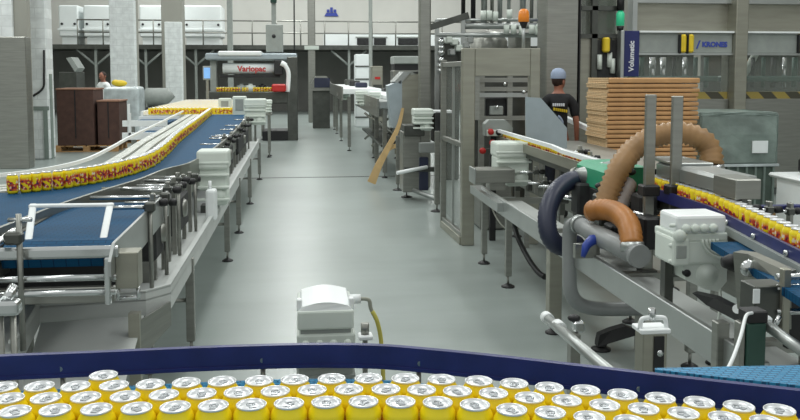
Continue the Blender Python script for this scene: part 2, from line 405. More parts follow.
# ------------------------------------------------------------------ can conveyor under the camera
rail_px = [(-90, 361), (0, 356.5), (100, 352.5), (200, 348), (300, 345), (370, 345.5), (420, 349), (500, 357), (600, 368.5), (700, 380), (800, 391), (880, 400)]
rail_w = spl([Fz(u, v, 1.07) for u, v in rail_px], 5)
can_line = thing('can_conveyor', 'conveyor with navy guide rail carrying the close packed yellow cans', 'conveyor', (0, 1.4, 0))
mb = MB(); mb.ribbon([(p.x, p.y, 1.022) for p in rail_w], 0.048, 0.016); gr = mb.build('guide_rail', 'navy', can_line)
mb = MB(); mb.ribbon([(p.x, p.y - .004, 1.016) for p in rail_w], 0.008, 0.02); mb.build('lip', 'navy', gr)
mb = MB(); far = [(p.x, p.y - .03, 0.97) for p in rail_w]
mb.prism([(far[0][0], .95, .97)] + far + [(far[-1][0], .95, .97)], (0, 0, .03)); mb.build('belt', 'belt_teal', can_line)
mb = MB(); fr = [(p.x, p.y - .02, 0.84) for p in rail_w]; mb.ribbon(fr, 0.125, 0.008); mb.build('side_frame', 'steel', can_line)
mb = MB(); mb.box(-1.0, 1.05, .92, .96, .80, .99); mb.build('side_frame', 'steel', can_line)
for x in (-.85, 0.9):
    mb = MB(); mb.box(x - .03, x + .03, .93, 1.7, .78, .84); mb.build('crossbar', 'steel', can_line)
    for yy in (.96, 1.66): leg(can_line, x, yy, .8)
for k in (8, 18, 30, 42):
    p = rail_w[k]; mb = MB(); mb.cyl((p.x, p.y + .02, 1.035), (p.x, p.y + .02, .86), .006, n=8); mb.cyl((p.x, p.y + .02, 1.035), (p.x, p.y - .0, 1.035), .006, n=8); mb.build('rail_bracket', 'steel', can_line)

def can_mesh(n, name_root=None):
    r = .0328
    mb = MB(); mb.lathe((0, 0, 0), [(0, .006), (.022, .004), (.026, 0), (.0305, .009), (r, .016), (r, .093), (.0315, .0985), (.0262, .1075), (.0252, .1105)], n)
    return mb
can0 = thing('drink_can', 'can', 'drink can', (0, 0, 0))
can_mesh(24).build('can_body', 'can_print', can0)
mb = MB(); mb.lathe((0, 0, 0), [(.0252, .1102), (.0268, .1112), (.0272, .1138), (.026, .1148), (.0248, .1138), (.0226, .1092), (.0218, .1094), (.0208, .1106), (.008, .1110), (0, .1110)], 24)
lid0 = mb.build('can_lid', 'lid', can0)
mb = MB(); mb.lathe((0, .004, 0), [(.0045, .1112), (.0085, .1112), (.0085, .1124), (.0045, .1124), (.0045, .1112)], 12)
mb.box(-.006, .006, -.012, .0, .1112, .1122, .001); mb.build('pull_tab', 'tab', lid0)
rows_px = [
 [(2, 388), (39, 387.5), (74, 387), (111, 386), (149, 385), (186, 383), (221, 382), (259, 381), (295, 380), (332, 379), (369, 379), (406, 379), (441, 380), (478, 382.5), (515, 385.5), (550, 389.5), (586, 392), (624, 396), (662, 400), (699, 404), (736, 407.5), (773, 411), (810, 414.5)],
 [(-30, 399), (8, 398.6), (46, 398), (86, 397.5), (125, 397), (164, 396), (204, 394), (238, 393), (275, 392), (312, 390.5), (349, 390), (386, 390), (423, 390), (460, 391.5), (497, 394), (534, 398), (570, 402), (608, 406), (645, 410), (683, 414), (720, 418), (758, 421), (796, 424)],
 [(-20, 410), (19, 409.5), (57, 408), (98, 407.5), (139, 406.5), (178, 405.5), (216, 404.5), (255, 403.5), (294, 402.5), (331, 401.5), (367, 401), (404, 401), (441, 402), (478, 404), (516, 407), (553, 411), (590, 415), (628, 419), (666, 423), (704, 427), (742, 431)]]
pts = [[Fz(u, v, 1.113), ri] for ri, r in enumerate(rows_px) for u, v in r]
pts.append([Fz(101, 377.5, 1.113), 9])
for it in range(300):
    for i in range(len(pts)):
        for j in range(i):
            d = pts[i][0] - pts[j][0]; d.z = 0; L_ = d.length
            if L_ < .0666:
                c = d.normalized() * (.0666 - L_) * .5
                pts[i][0] += c; pts[j][0] -= c
row_label = ['yellow drink can with silver lid in the row facing the navy guide rail', 'yellow drink can with silver lid, second row in from the navy guide rail',
             'yellow drink can with silver lid, third row in, farthest from the navy guide rail']
used0 = False
for p, ri in pts:
    lab = row_label[ri] if ri < 9 else 'single yellow drink can standing ahead of the packed rows against the rail'
    loc = (p.x, p.y, 1.0); rz = random.uniform(-0.6, 0.6)
    if not used0:
        o = can0; o.location = loc; o.rotation_euler = (0, 0, rz); o['label'] = lab; used0 = True
    else: o = dup(can0, loc, rz, lab)
    o['group'] = 'cans packed in front, row %d' % (ri + 1) if ri < 9 else 'cans packed in front'

# ------------------------------------------------------------------ gear motor standing behind the navy rail
def g(u, v, Y): return A(u, v, Y)
Y = 2.3
a, b = A(297, 283, Y), A(354, 345, Y); cx = (a.x + b.x) / 2; w = (b.x - a.x)
gm = thing('gear_motor', 'white gear motor with arched cover and yellow cable behind the navy guide rail', 'motor', (cx, Y + .1, 0.7))
zt = A(325, 302, Y).z; zf = A(320, 312, Y).z; zb = A(320, 345, Y).z
mb = MB()
arc = [(-w / 2 + .012 + (w - .024) * k / 12, zt - .014 + .012 * math.sin(PI * k / 12)) for k in range(13)]
mb.prism([(cx + x, Y + .004, z) for x, z in arc] + [(cx + w / 2 - .004, Y, zf), (cx - w / 2 + .004, Y, zf)], (0, .2, 0)); mb.build('cover', 'bright_white', gm)
mb = MB(); mb.box(cx - w / 2, cx + w / 2, Y - .004, Y + .21, zf - .05, zf + .004, .006, 2); mb.build('terminal_box', 'white', gm)
mb = MB(); mb.box(cx - w / 2 + .008, cx + w / 2 - .008, Y + .004, Y + .2, zf - .066, zf - .046); mb.build('seal', 'grey_paint', gm)
mb = MB(); mb.box(cx - w / 2 - .002, cx + w / 2 + .004, Y - .004, Y + .21, zb - .02, zf - .062, .006, 2); mb.build('flange', 'white', gm)
for k in range(4):
    mb = MB(); mb.ball((cx - w / 2 + .022 + k * (w - .04) / 3, Y - .006, zb + .004), .012, (1, .7, 1), 10); mb.build('bolt', 'white', gm)
mb = MB(); mb.box(cx - w / 2 + .002, cx + w / 2 - .002, Y + .006, Y + .19, .72, zb - .016, .008, 2); mb.build('motor_body', 'grey_paint', gm)
for k in range(6):
    mb = MB(); z = .74 + k * .03; mb.box(cx - w / 2 - .004, cx + w / 2 + .004, Y, Y + .2, z, z + .008); mb.build('fin', 'grey_paint', gm)
for s in (-1, 1):
    mb = MB(); mb.box(cx + s * (w / 2 - .006) - .008, cx + s * (w / 2 - .006) + .008, Y + .01, Y + .03, zf, zt + .006, .003); mb.build('lug', 'bright_white', gm)
mb = MB(); pt = A(353, 299, Y + .05); mb.cyl((cx + w / 2 - .01, Y + .05, pt.z), (cx + w / 2 + .022, Y + .05, pt.z), .013, n=12); mb.build('cable_gland', 'bright_white', gm)
cab = [(cx + w / 2 + .02, Y + .05, pt.z), (cx + w / 2 + .045, Y + .05, pt.z - .004), A(371, 309, Y + .05), A(377, 321, Y + .05)]
mb = MB(); mb.sweep(spl(cab, 6), .0055, 8); mb.build('cable', 'cable_grey', gm)
mb = MB(); mb.sweep(spl([A(372, 311, Y + .05), A(377, 321, Y + .05), A(381, 340, Y + .06), A(383, 372, Y + .06), A(384, 400, Y + .06)], 5), .0062, 8); mb.build('cable', 'cable_yellow', gm, 'yellow sleeved cable')
mb = MB(); mb.box(cx - .03, cx + .03, 1.93, Y + .02, .74, .8); mb.build('torque_arm', 'steel', gm)
p = A(365, 334, 2.2)
sn = thing('sensor', 'small grey sensor on a white clip beside the arched gear motor', 'sensor', (p.x, 2.2, p.z - .14))
mb = MB(); mb.cyl((p.x, 2.2, p.z), (p.x, 2.2, p.z + .03), .011, n=12); mb.build('sensor_head', 'steel', sn)
mb = MB(); mb.box(p.x - .018, p.x + .02, 2.18, 2.22, p.z - .012, p.z, .003); mb.build('clip', 'bright_white', sn)
mb = MB(); mb.cyl((p.x, 2.2, p.z - .01), (p.x, 2.2, .80), .007, n=8); mb.cyl((p.x, 2.2, .805), (p.x - .02, 1.95, .805), .007, n=8); mb.build('stem', 'steel', sn)

# teal side belt that joins behind the rail
sb = thing('side_conveyor', 'short teal modular belt joining from behind the navy guide rail', 'conveyor', (1.1, 1.95, 0))
pl = [Fz(655, 368, 1.0), Fz(890, 363, 1.0), Fz(890, 395, 1.0), Fz(800, 385.5, 1.0), Fz(720, 377, 1.0), Fz(655, 369.5, 1.0)]
mb = MB(); mb.prism([(q.x, q.y, .965) for q in pl], (0, 0, .035)); mb.build('belt', 'belt_teal', sb)
q0, q1 = pl[0], pl[1]
mb = MB(); mb.ribbon([(q0.x, q0.y + .004, .88), (q1.x, q1.y + .004, .88)], .1, .01); mb.build('side_frame', 'steel', sb)
leg(sb, q0.x + .12, q0.y - .03, .965); leg(sb, q1.x - .1, q1.y - .05, .965)

# ------------------------------------------------------------------ reusable pieces
def white_gear_unit(label, x0, x1, y0, y1, z0, z1, group='white gear units', ribs=4):
    """white enamelled drive: terminal box on top, bolted ribbed body below, shaft hub and hanger bracket"""
    t = thing('gear_unit', label, 'motor', ((x0 + x1) / 2, (y0 + y1) / 2, z0), group)
    zm = z0 + (z1 - z0) * .66; w = x1 - x0
    MB().box(x0, x1, y0, y1, zm, z1, .02, 2).build('terminal_box', 'white', t)
    MB().box(x0 + w * .02, x1 - w * .04, y0 + .02, y1 - .02, z0 + (z1 - z0) * .28, zm + .01, .02, 2).build('gear_case', 'white', t)
    MB().box(x0 + w * .3, x1 - w * .03, y0 + .03, y1 - .03, z0, z0 + (z1 - z0) * .3, .03, 2).build('motor_body', 'white', t)
    for k in range(ribs):
        z = z0 + (z1 - z0) * (.1 + .22 * k)
        MB().box(x0 - .008, x1 + .008 - w * .02, y0 - .006, y0 + .03, z, z + .02, .005).build('flange', 'white', t)
    MB().lathe((x1 - w * .3, y0 + .01, z0 + (z1 - z0) * .2), [(0, 0), (w * .16, 0), (w * .18, .03), (w * .18, .05)], 16, 'y').build('hub', 'white', t)
    return t
def clamp_post(label, x, y, z0, z1, arm, group):
    t = thing('guide_clamp', label, 'bracket', (x, y, z0), group)
    MB().box(x - .012, x + .012, y - .02, y + .02, z0, z1, .003).build('upright', 'steel', t)
    MB().cyl((x + .03, y, z1 - .05), (x - arm, y, z1 - .05), .009, n=8).build('rod', 'chrome', t)
    MB().obox((x, y, z1 - .05), (.05, .045, .045), None, .008).build('clamp', 'steel_dark', t)
    MB().lathe((x + .03, y, z1 - .05), [(0, .05), (.02, .045), (.022, .01), (.01, 0)], 10, 'x').build('knob', 'black', t)
    return t
# ------------------------------------------------------------------ long blue belt conveyor with the file of cans
path_raw = [(-3.2, 4.66), (-2.3, 4.82), (-1.95, 4.9), (-1.66, 5.03), (-1.42, 5.27), (-1.23, 5.72), (-1.14, 6.35), (-1.18, 7.4), (-1.27, 8.75), (-1.37, 11.0), (-1.47, 13.0), (-1.56, 14.8)]
path = spl([(x, y + .17, 1.0) for x, y in path_raw], 12)
def offset(ps, d):
    out = []
    d0 = d
    for i, p in enumerate(ps):
        t = ps[min(i + 1, len(ps) - 1)] - ps[max(i - 1, 0)]; t.z = 0; t.normalize()
        out.append(p + Vector((-t.y, t.x, 0)) * d)
    return out
# path runs away from us, so +offset is towards the far-left side
lc = thing('belt_conveyor', 'long curving blue belt conveyor with a single file of yellow cans', 'conveyor', (-1.2, 8, 0))
edge_r = [(-.94, 14.9), (-.84, 12.5), (-.78, 9.3), (-.82, 6.75), (-.96, 6.05), (-1.03, 5.5), (-1.14, 5.0), (-1.25, 4.4), (-1.3, 3.9), (-1.38, 3.4), (-1.65, 2.9), (-3.4, 2.7)]
edge_l = [(p.x - .08, p.y) if p.y > 6.4 else (p.x - .02, p.y + .07) for p in path]
mb = MB(); mb.prism([(x, y, .97) for x, y in edge_l] + [(x, y, .97) for x, y in edge_r], (0, 0, .03)); mb.build('belt', 'belt_blue', lc)
er = spl([(x, y, .93) for x, y in edge_r], 4)
mb = MB(); mb.ribbon(er, .11, .02); mb.build('guide_rail', 'steel', lc)
mb = MB(); mb.ribbon([(p.x, p.y, .80) for p in er], .13, .008); mb.build('side_frame', 'steel', lc)
inner = [p for p in path if p.y > 5.0]
for k in range(3):
    d0 = .07 + k * .12
    o1, o2 = offset(path[2:], d0), offset(path[2:], d0 + .085)
    mb = MB()
    va = [mb.bm.verts.new((p.x, p.y, .985)) for p in o1]; vb = [mb.bm.verts.new((p.x, p.y, .985)) for p in o2]
    vc = [mb.bm.verts.new((p.x, p.y, 1.01)) for p in o1]; vd = [mb.bm.verts.new((p.x, p.y, 1.01)) for p in o2]
    for i in range(len(va) - 1):
        mb.bm.faces.new((vc[i], vd[i], vd[i + 1], vc[i + 1])); mb.bm.faces.new((va[i], vc[i], vc[i + 1], va[i + 1])); mb.bm.faces.new((vb[i], vb[i + 1], vd[i + 1], vd[i])); mb.bm.faces.new((va[i], va[i + 1], vb[i + 1], vb[i]))
    mb.build('lane_chain', 'deck_lane', lc)
o1 = offset(path[2:], .06); o2 = offset(path[2:], .43)
mb = MB(); va = [mb.bm.verts.new((p.x, p.y, .93)) for p in o1]; vb = [mb.bm.verts.new((p.x, p.y, .93)) for p in o2]
va2 = [mb.bm.verts.new((p.x, p.y, .985)) for p in o1]; vb2 = [mb.bm.verts.new((p.x, p.y, .985)) for p in o2]
for i in range(len(va) - 1):
    mb.bm.faces.new((va2[i], vb2[i], vb2[i + 1], va2[i + 1])); mb.bm.faces.new((va[i], va2[i], va2[i + 1], va[i + 1])); mb.bm.faces.new((vb[i], vb[i + 1], vb2[i + 1], vb2[i])); mb.bm.faces.new((va[i], va[i + 1], vb[i + 1], vb[i]))
mb.build('lane_bed', 'steel_dark', lc)
mb = MB(); mb.ribbon([p + Vector((0, 0, .05)) for p in offset(path[2:], .45)], .025, .02); mb.build('guide_rail', 'bright_white', lc, 'white outer guide rail')
mb = MB(); mb.ribbon([p + Vector((0, 0, .02)) for p in path[:26] if p.x < -1.78], .05, .02); mb.build('guide_rail', 'navy', lc, 'navy guide rail before the first can')
for yy in (4.6, 6.6, 9.2, 12.5, 14.5): leg(lc, -1.62 if yy > 5.5 else -2.0, yy, .93); leg(lc, -1.0 if yy > 5.5 else -1.45, yy, .82)
# cans on it
L = [0]
for a_, b_ in zip(path, path[1:]): L.append(L[-1] + (b_ - a_).length)
def on_path(s):
    j = 0
    while j < len(path) - 2 and L[j + 1] < s: j += 1
    return path[j].lerp(path[j + 1], (s - L[j]) / max(1e-9, L[j + 1] - L[j]))
s = 0
while on_path(s).x < -1.69: s += .01
one = can_mesh(12); one.lathe((0, 0, 0), [(.0268, .1105), (.0282, .114), (.026, .114), (.0235, .109), (0, .109)], 12)
for f in one.bm.faces:
    if min(v.co.z for v in f.verts) > .1085: f.material_index = 1
linecan = one.build('drink_can', ['can_print', 'lid'])
def line_can(loc, rz, lab, group, first=[True]):
    if first[0]: o = linecan; first[0] = False
    else: o = linecan.copy(); COL.objects.link(o)
    o.location = loc; o.rotation_euler = (0, 0, rz); o['label'] = lab; o['category'] = 'drink can'; o['group'] = group; return o
count = 0; i = 0; far_s = None
while s < L[-1] - .1:
    p = on_path(s)
    if p.y > 11.2: far_s = s; break
    lab = 'yellow drink can in the file rounding the bend of the blue belt' if p.y < 6.2 else 'yellow drink can in the straight file receding along the blue belt'
    j = .006 * math.sin(i * 1.7); line_can((p.x + j, p.y, 1.0), random.uniform(0, 6.28), lab, 'cans rounding the bend' if p.y < 6.2 else 'cans on the straight blue belt')
    s += .0675; i += 1
mb = MB()
def raw_can(mb, x, y, z=1.0, n=8):
    k0 = len(mb.bm.faces)
    mb.lathe((x, y, z), [(0, .004), (.026, 0), (.0328, .016), (.0328, .093), (.0268, .111), (.027, .1145), (.0235, .109), (0, .109)], n)
    mb.bm.faces.ensure_lookup_table()
    for f in mb.bm.faces[k0:]:
        if min(v.co.z for v in f.verts) > z + .108: f.material_index = 1
while s < L[-1] - .05:
    p = on_path(s); raw_can(mb, p.x, p.y); s += .0675
for yy in range(32):
    for xx in range(22):
        x = -2.6 + xx * .068 + (yy % 2) * .034; y = 15.1 + yy * .16
        if x < -1.05: raw_can(mb, x, y, 1.0)
solo(mb, 'distant_cans', ['can_print', 'lid'], 'mass of far yellow cans crowding the accumulation table', 'drink cans', (-1.8, 16, 1.0), kind='stuff')
at_ = thing('accumulation_table', 'wide steel table where the far yellow cans gather', 'conveyor', (-1.85, 17.5, 0))
MB().box(-2.7, -1.0, 15.0, 20.9, .94, .998).build('deck', 'deck_lane', at_)
MB().box(-2.74, -2.7, 15.0, 20.9, .9, 1.06).build('guide_rail', 'bright_white', at_)
for x, y in ((-2.6, 15.2), (-1.1, 15.2), (-2.6, 20.6), (-1.1, 20.6)): leg(at_, x, y, .94)

for i, (u0, u1, v0, v1, Y_, lab) in enumerate(((219, 232, 98, 108, 15.6, 'white guard box at the head of the blue belt beside the can mass'), (233, 247, 96, 110, 15.0, 'white guard box at the head of the blue belt, over the aisle edge'))):
    a, b = A(u0, v0, Y_), A(u1, v1, Y_)
    t = thing('guard_box', lab, 'box', ((a.x + b.x) / 2, Y_, .9), 'white guard boxes')
    MB().box(a.x, b.x, Y_ - .15, Y_ - .02, b.z - .1, a.z, .015).build('housing', 'white', t); MB().box(a.x + .05, b.x - .05, Y_ - .16, Y_ - .15, b.z, a.z - .05).build('window', 'grey_paint', t)
# drip tray with its folded edge along the aisle, on its own legs
tr = thing('drip_tray', 'long grey steel drip tray with angled front edge beside the aisle', 'tray', (-.9, 5, 0))
outline = [(-.68, 14.0), (-.66, 8.0), (-.661, 4.314), (-.762, 4.192), (-1.238, 4.12), (-1.134, 3.46), (-1.35, 3.2), (-1.5, 3.6), (-1.4, 14.0)]
mb = MB(); mb.prism([(x, y, .595) for x, y in outline], (0, 0, .008)); mb.build('pan', 'tray_steel', tr)
edge = outline[:6]
mb = MB(); mb.ribbon([(x, y, .52) for x, y in edge], .12, -.012); mb.build('skirt', 'tray_steel', tr)
mb = MB(); mb.ribbon([(x, y, .634) for x, y in edge], .012, -.03); mb.build('lip', 'tray_steel', tr)
# sloping chute below the front edge
mb = MB(); mb.prism([(-.77, 4.17, .53), (-1.23, 4.1, .53), (-1.12, 3.40, .40), (-.74, 3.5, .40)], (0, 0, -.01)); mb.build('chute', 'tray_steel', tr)
mb = MB(); mb.box(-.80, -.75, 3.95, 4.0, 0, .6); mb.build('post', 'steel_warm', tr)
mb = MB(); mb.prism([(-.75, 3.98, .56), (-.66, 4.3, .56), (-.66, 4.3, .44), (-.75, 3.98, .38)], (-.01, 0, 0)); mb.build('gusset', 'steel', tr)
for x, y in ((-.655, 5.15), (-.66, 7.77), (-.656, 9.15), (-.66, 11.2), (-.66, 13.8)):
    leg(tr, x - .02, y, .6, .05); 
    MB().cyl((x - .02, y, .34), (x - .4, y, .34), .014, n=6).build('strut', 'steel', tr)
for x, y in ((-1.3, 5.05), (-1.3, 9.1), (-1.3, 13.6)): leg(tr, x, y, .6)
# rows of guide clamps along the belt edge
k = 0
for y in [4.6, 4.85, 5.05, 5.25, 5.5, 5.75, 6.0, 8.3, 8.6, 8.9, 9.2, 9.5, 9.8, 10.15, 10.5, 10.9, 11.3, 11.7, 12.1, 12.6]:
    x = -.77 - .02 * random.random()
    near = y < 8
    t = clamp_post('steel guide clamp with black knob between the white gear unit and the belt end' if near else 'steel guide clamp with black knob beyond the white gear unit on the belt edge', x, y, .6, 1.02 + .07 * random.random(), .12 + .1 * random.random(), 'belt edge clamps ahead of the white gear unit' if near else 'belt edge clamps beyond the white gear unit')
    k += 1
# chain guards hanging under the belt edge, over the tray
for (y0, y1, z0, lab) in ((4.5, 4.9, .72, 'dark bearing block under the belt edge behind the steel end plate'), (5.3, 5.8, .7, 'dark bearing block under the belt edge over the drip tray middle'), (8.8, 9.6, .7, 'dark chain guard under the belt edge beyond the white gear unit'), (10.4, 12.4, .72, 'long dark chain guard under the far belt edge')):
    t = thing('chain_guard', lab, 'guard', (-.82, (y0 + y1) / 2, z0))
    MB().box(-.86, -.76, y0, y1, z0, .93, .015).build('cover', 'dark', t)
    MB().lathe((-.758, (y0 + y1) / 2, .84), [(0, .02), (.05, .02), (.06, 0)], 14, 'x').build('bearing', 'steel', t)
    MB().box(-.84, -.8, y0 + .03, y0 + .07, .603, z0 + .01).build('bracket', 'steel', t)
a, b = A(196, 151, 6.75), A(229, 204, 6.75)
white_gear_unit('white gear unit on the blue belt edge beside the aisle', a.x, b.x, 6.75, 7.0, .66, a.z)
solo(MB().box(-.8, -.72, 6.8, 6.95, .603, .66), 'mounting_block', 'steel_dark', 'small dark mounting block under the white gear unit on the drip tray', 'block', (-.76, 6.87, .603))
a, b = A(205, 190, 6.4), A(219, 214, 6.4)
MB_ = MB().box(a.x, b.x - .02, 6.4, 6.52, .603, a.z, .02, 2); MB_.cyl((a.x + .03, 6.46, a.z - .02), (a.x + .03, 6.46, a.z + .06), .012, n=8)
solo(MB_, 'junction_box', 'bright_white', 'small bright white junction box on the drip tray', 'box', (a.x, 6.46, .603))
for i, (u0, u1, v0, Y, lab) in enumerate(((244, 266, 99, 13.6, 'white gear unit at the far end of the drip tray'), (252, 272, 100, 17.5, 'distant white gear unit ahead of the labelling drum machine'))):
    a, b = A(u0, v0, Y), A(u1, v0 + 20, Y); white_gear_unit(lab, a.x, b.x, Y, Y + .3, max(.604 if i == 0 else .9, b.z - .1), a.z)
t = thing('support_stand', 'steel stand carrying the distant white gear unit', 'stand', (-.85, 17.6, 0)); 
MB().box(-1.1, -.6, 17.45, 17.85, .86, .9).build('top', 'steel', t)
for x in (-1.05, -.66): leg(t, x, 17.5, .86); leg(t, x, 17.8, .86)

# infeed belt conveyor whose end faces us
ic = thing('infeed_conveyor', 'short blue infeed conveyor with white frame and chrome end bars', 'conveyor', (-1.0, 4.2, 0))
xl, xr = -1.23, -.775
prof = [(3.62, .9), (3.6, .95), (3.63, .985), (3.68, 1.0), (4.75, 1.0), (4.75, .97), (3.72, .965), (3.66, .94), (3.66, .9)]
mb = MB(); mb.prism([(xl, y, z) for y, z in prof], (xr - xl, 0, 0)); mb.build('belt', 'belt_blue', ic)
MB().cyl((xl, 3.68, .95), (xr, 3.68, .95), .03, n=16).build('roller', 'blue_paint', ic)
MB().obox(((xl + xr) / 2 - .06, 3.5, .985), (xr - xl + .2, .03, .05), None, .012, 2).build('end_bar', 'chrome', ic)
for y, z in ((3.48, .885), (3.46, .83)):
    MB().cyl((xl - .2, y, z), (xr + .03, y, z), .013, n=10).build('end_bar', 'chrome', ic)
MB().box(xl - .2, xr, 3.56, 3.6, .76, .825, .004).build('cross_plate', 'steel', ic)
MB().box(xl - .2, xr, 3.74, 3.78, .78, .95).build('cross_plate', 'black', ic)
mb = MB(); mb.prism([(xr + .01, 3.42, .96), (xr + .01, 3.5, 1.02), (xr + .01, 4.9, 1.04), (xr + .01, 4.9, .9), (xr + .01, 3.5, .86), (xr + .01, 3.42, .9)], (.012, 0, 0)); mb.build('side_plate', 'steel_light', ic)
MB().box(xr + .02, xr + .11, 3.5, 3.6, .83, .98, .004).build('motor_box', 'steel_warm', ic)
mb = MB(); 
for dx in (.02, .1): mb.cyl((xr + dx, 3.55, .83), (xr + dx, 3.55, .77), .008, n=8)
mb.cyl((xr + .02, 3.55, .78), (xr + .1, 3.55, .78), .008, n=8); mb.build('bracket', 'chrome', ic)
MB().box(xl - .03, xl - .01, 3.5, 4.9, .86, 1.0).build('side_plate', 'steel', ic)
MB().box(xr - .01, xr + .012, 3.44, 3.47, .78, .97, .004).build('upright', 'chrome', ic)
for x in (xl + .02, xr - .05): leg(ic, x, 4.6, .97)
# white U-shaped guard on top
p0, p1, p2, p3 = A(33, 206, 3.95), A(110, 205, 3.95), A(28, 237, 3.72), A(103, 240, 3.72)
gp = []
def flat_bar(mb, a, b, w, t):
    a, b = Vector(a), Vector(b); d = b - a; q = d.to_track_quat('X', 'Z').to_matrix(); mb.obox((a + b) / 2, (d.length + w, w, t), q, .004); return mb
gd = flat_bar(MB(), p0, p1, .032, .016).build('guard_bar', 'bright_white', ic)
flat_bar(MB(), p0, (p2.x, p2.y, .99), .03, .012).build('guard_bar', 'bright_white', ic)
flat_bar(MB(), p1, (p3.x, p3.y, .99), .03, .012).build('guard_bar', 'bright_white', ic)
for (u0, u1, v, Y_) in ((90, 166, 198, 4.7), (108, 150, 208, 4.25), (102, 190, 189, 5.2), (140, 196, 178, 6.0)):
    a, b = A(u0, v, Y_), A(u1, v - 1, Y_); b.x = min(b.x, -.74)
    t = thing('cross_rail', {198: 'chrome cross rail over the blue belt behind the white guard', 208: 'lower chrome cross rail touching the white guard', 189: 'chrome cross rail over the belt at the can bend', 178: 'farther chrome cross rail before the white gear unit'}[v], 'rail', (b.x, Y_, .6))
    MB().cyl(a, b, .011, n=10).build('bar', 'chrome', t)
    MB().cyl((b.x, Y_, b.z + .02), (b.x, Y_, .606), .011, n=8).build('upright', 'steel', t)
    MB().obox((b.x, Y_, b.z), (.05, .05, .05), None, .008).build('clamp', 'steel_dark', t)
# small bracket post and chrome tip at the picture's edge
p = A(19.5, 245, 3.45)
t = thing('guide_clamp', 'slim grey post with cross arm at the outer corner of the infeed conveyor', 'bracket', (p.x, 3.45, .6))
MB().cyl((p.x, 3.45, .606), (p.x, 3.45, A(19.5, 214, 3.45).z), .012, n=8).build('upright', 'steel', t)
a = A(8, 220, 3.45); MB().cyl((a.x, 3.45, a.z), (p.x + .05, 3.45, a.z), .009, n=8).build('rod', 'chrome', t)
MB().obox((p.x - .02, 3.45, A(19, 238, 3.45).z), (.07, .05, .05), None, .01).build('clamp', 'steel_dark', t)
flat_bar(MB(), A(-6, 246, 3.4), A(14, 231, 3.6), .03, .02).build('rod', 'chrome', t)
p = A(6, 300, 2.9)
t = thing('support_post', 'pair of slim steel posts with chrome clamp at the drip tray corner', 'post', (p.x, 2.9, 0))
for dx in (-.02, .02): MB().cyl((p.x + dx, 2.9, 0), (p.x + dx, 2.9, p.z - .02), .011, n=8).build('upright', 'steel', t)
MB().box(p.x - .045, p.x + .045, 2.87, 2.93, p.z - .05, p.z, .012, 2).build('clamp', 'chrome', t)
MB().cyl((p.x + .0, 2.9, p.z), (p.x + .01, 2.95, A(7, 291, 2.9).z), .018, n=10).build('cap', 'chrome', t)

# side conveyors beyond the can file
for i, (X0, X1, Y0, Y1, z, lab) in enumerate(((-2.25, -1.9, 11.2, 12.4, .9, 'low blue side conveyor with white rails beside the carton pile'), (-2.65, -2.05, 13.2, 14.5, .95, 'second blue side conveyor behind the first, below the can mass'))):
    t = thing('side_conveyor', lab, 'conveyor', ((X0 + X1) / 2, (Y0 + Y1) / 2, 0), 'blue side conveyors')
    MB().box(X0, X1, Y0, Y1, z - .04, z).build('belt', 'belt_blue', t)
    for yy in (Y0, Y1): MB().box(X0 - .03, X1 + .03, yy - .02, yy + .02, z - .04, z + .05).build('guide_rail', 'bright_white', t)
    for xx in (X0 + .1, X1 - .1): leg(t, xx, Y0 + .1, z - .04); leg(t, xx, Y1 - .1, z - .04)
    MB().box(X0 + .05, X0 + .08, Y0 - .02, Y0 + .02, z, z + .3).build('bracket', 'bright_white', t)

# ------------------------------------------------------------------ pallets of dark cartons
def pallet(label, cx, cy, w, d, h=.14, rz=0, group='wooden pallets'):
    t = thing('pallet', label, 'pallet', (cx, cy, 0), group)
    for k in range(6):
        x = cx - w / 2 + (k + .5) * w / 6; MB().box(x - w / 14, x + w / 14, cy - d / 2, cy + d / 2, h - .022, h).build('deck_board', 'wood', t)
    for k in range(3):
        y = cy - d / 2 + .05 + k * (d - .1) / 2
        for x in (cx - w / 2 + .07, cx, cx + w / 2 - .07): MB().box(x - .07, x + .07, y - .05, y + .05, .02, h - .022).build('block', 'wood', t)
        MB().box(cx - w / 2, cx + w / 2, y - .05, y + .05, 0, .02).build('bottom_board', 'wood', t)
    t.rotation_euler = (0, 0, rz); return t
YP = 19.2
a, b = A(54, 140, YP), A(118, 145, YP)
pallet('wooden pallet under the dark brown cartons', (a.x + b.x) / 2, YP + .5, b.x - a.x, 1.0)
for (u0, u1, v0, lab, dy) in ((56, 93, 90, 'tall dark brown carton stack of the pallet beside the tiled column', 0), (96, 118, 102, 'lower dark brown carton stack beside the taller one', .08)):
    a, b = A(u0, v0, YP), A(u1, v0, YP)
    t = thing('carton', lab, 'carton', ((a.x + b.x) / 2, YP + .5, .14))
    MB().box(a.x, b.x, YP + dy, YP + .95, .14, a.z, .01).build('box', 'dark_carton', t)
    MB().box(a.x - .01, b.x + .02, YP - .01 + dy, YP + .96, a.z, a.z + .035, .005).build('top_sheet', 'dark_carton_top', t)
    MB().box((a.x + b.x) / 2 - .01, (a.x + b.x) / 2 + .01, YP - .012 + dy, YP + dy, .3, a.z).build('seam', 'black', t)
a, b = A(103, 87, 21.5), A(139, 120, 21.5)
mb = MB()
mb.box(a.x, b.x, 21.5, 22.4, .16, a.z, .08, 3); fw = solo(mb, 'wrapped_load', 'film_clear', 'load in crinkled clear film behind the dark cartons', 'wrapped load', ((a.x + b.x) / 2, 22, .16))
pallet('wooden pallet under the clear film load', (a.x + b.x) / 2, 21.95, b.x - a.x, .9, .16)
p = A(119, 85, 21.8); mb = MB(); mb.ball((p.x, 21.9, a.z + .085), .14, (1.3, 1, .6), 12); mb.ball((p.x - .1, 21.9, a.z + .1), .1, (1, 1, .8), 10)
solo(mb, 'yellow_bag', 'yellow', 'yellow bag lying on the clear film load', 'bag', (p.x, 21.9, a.z))
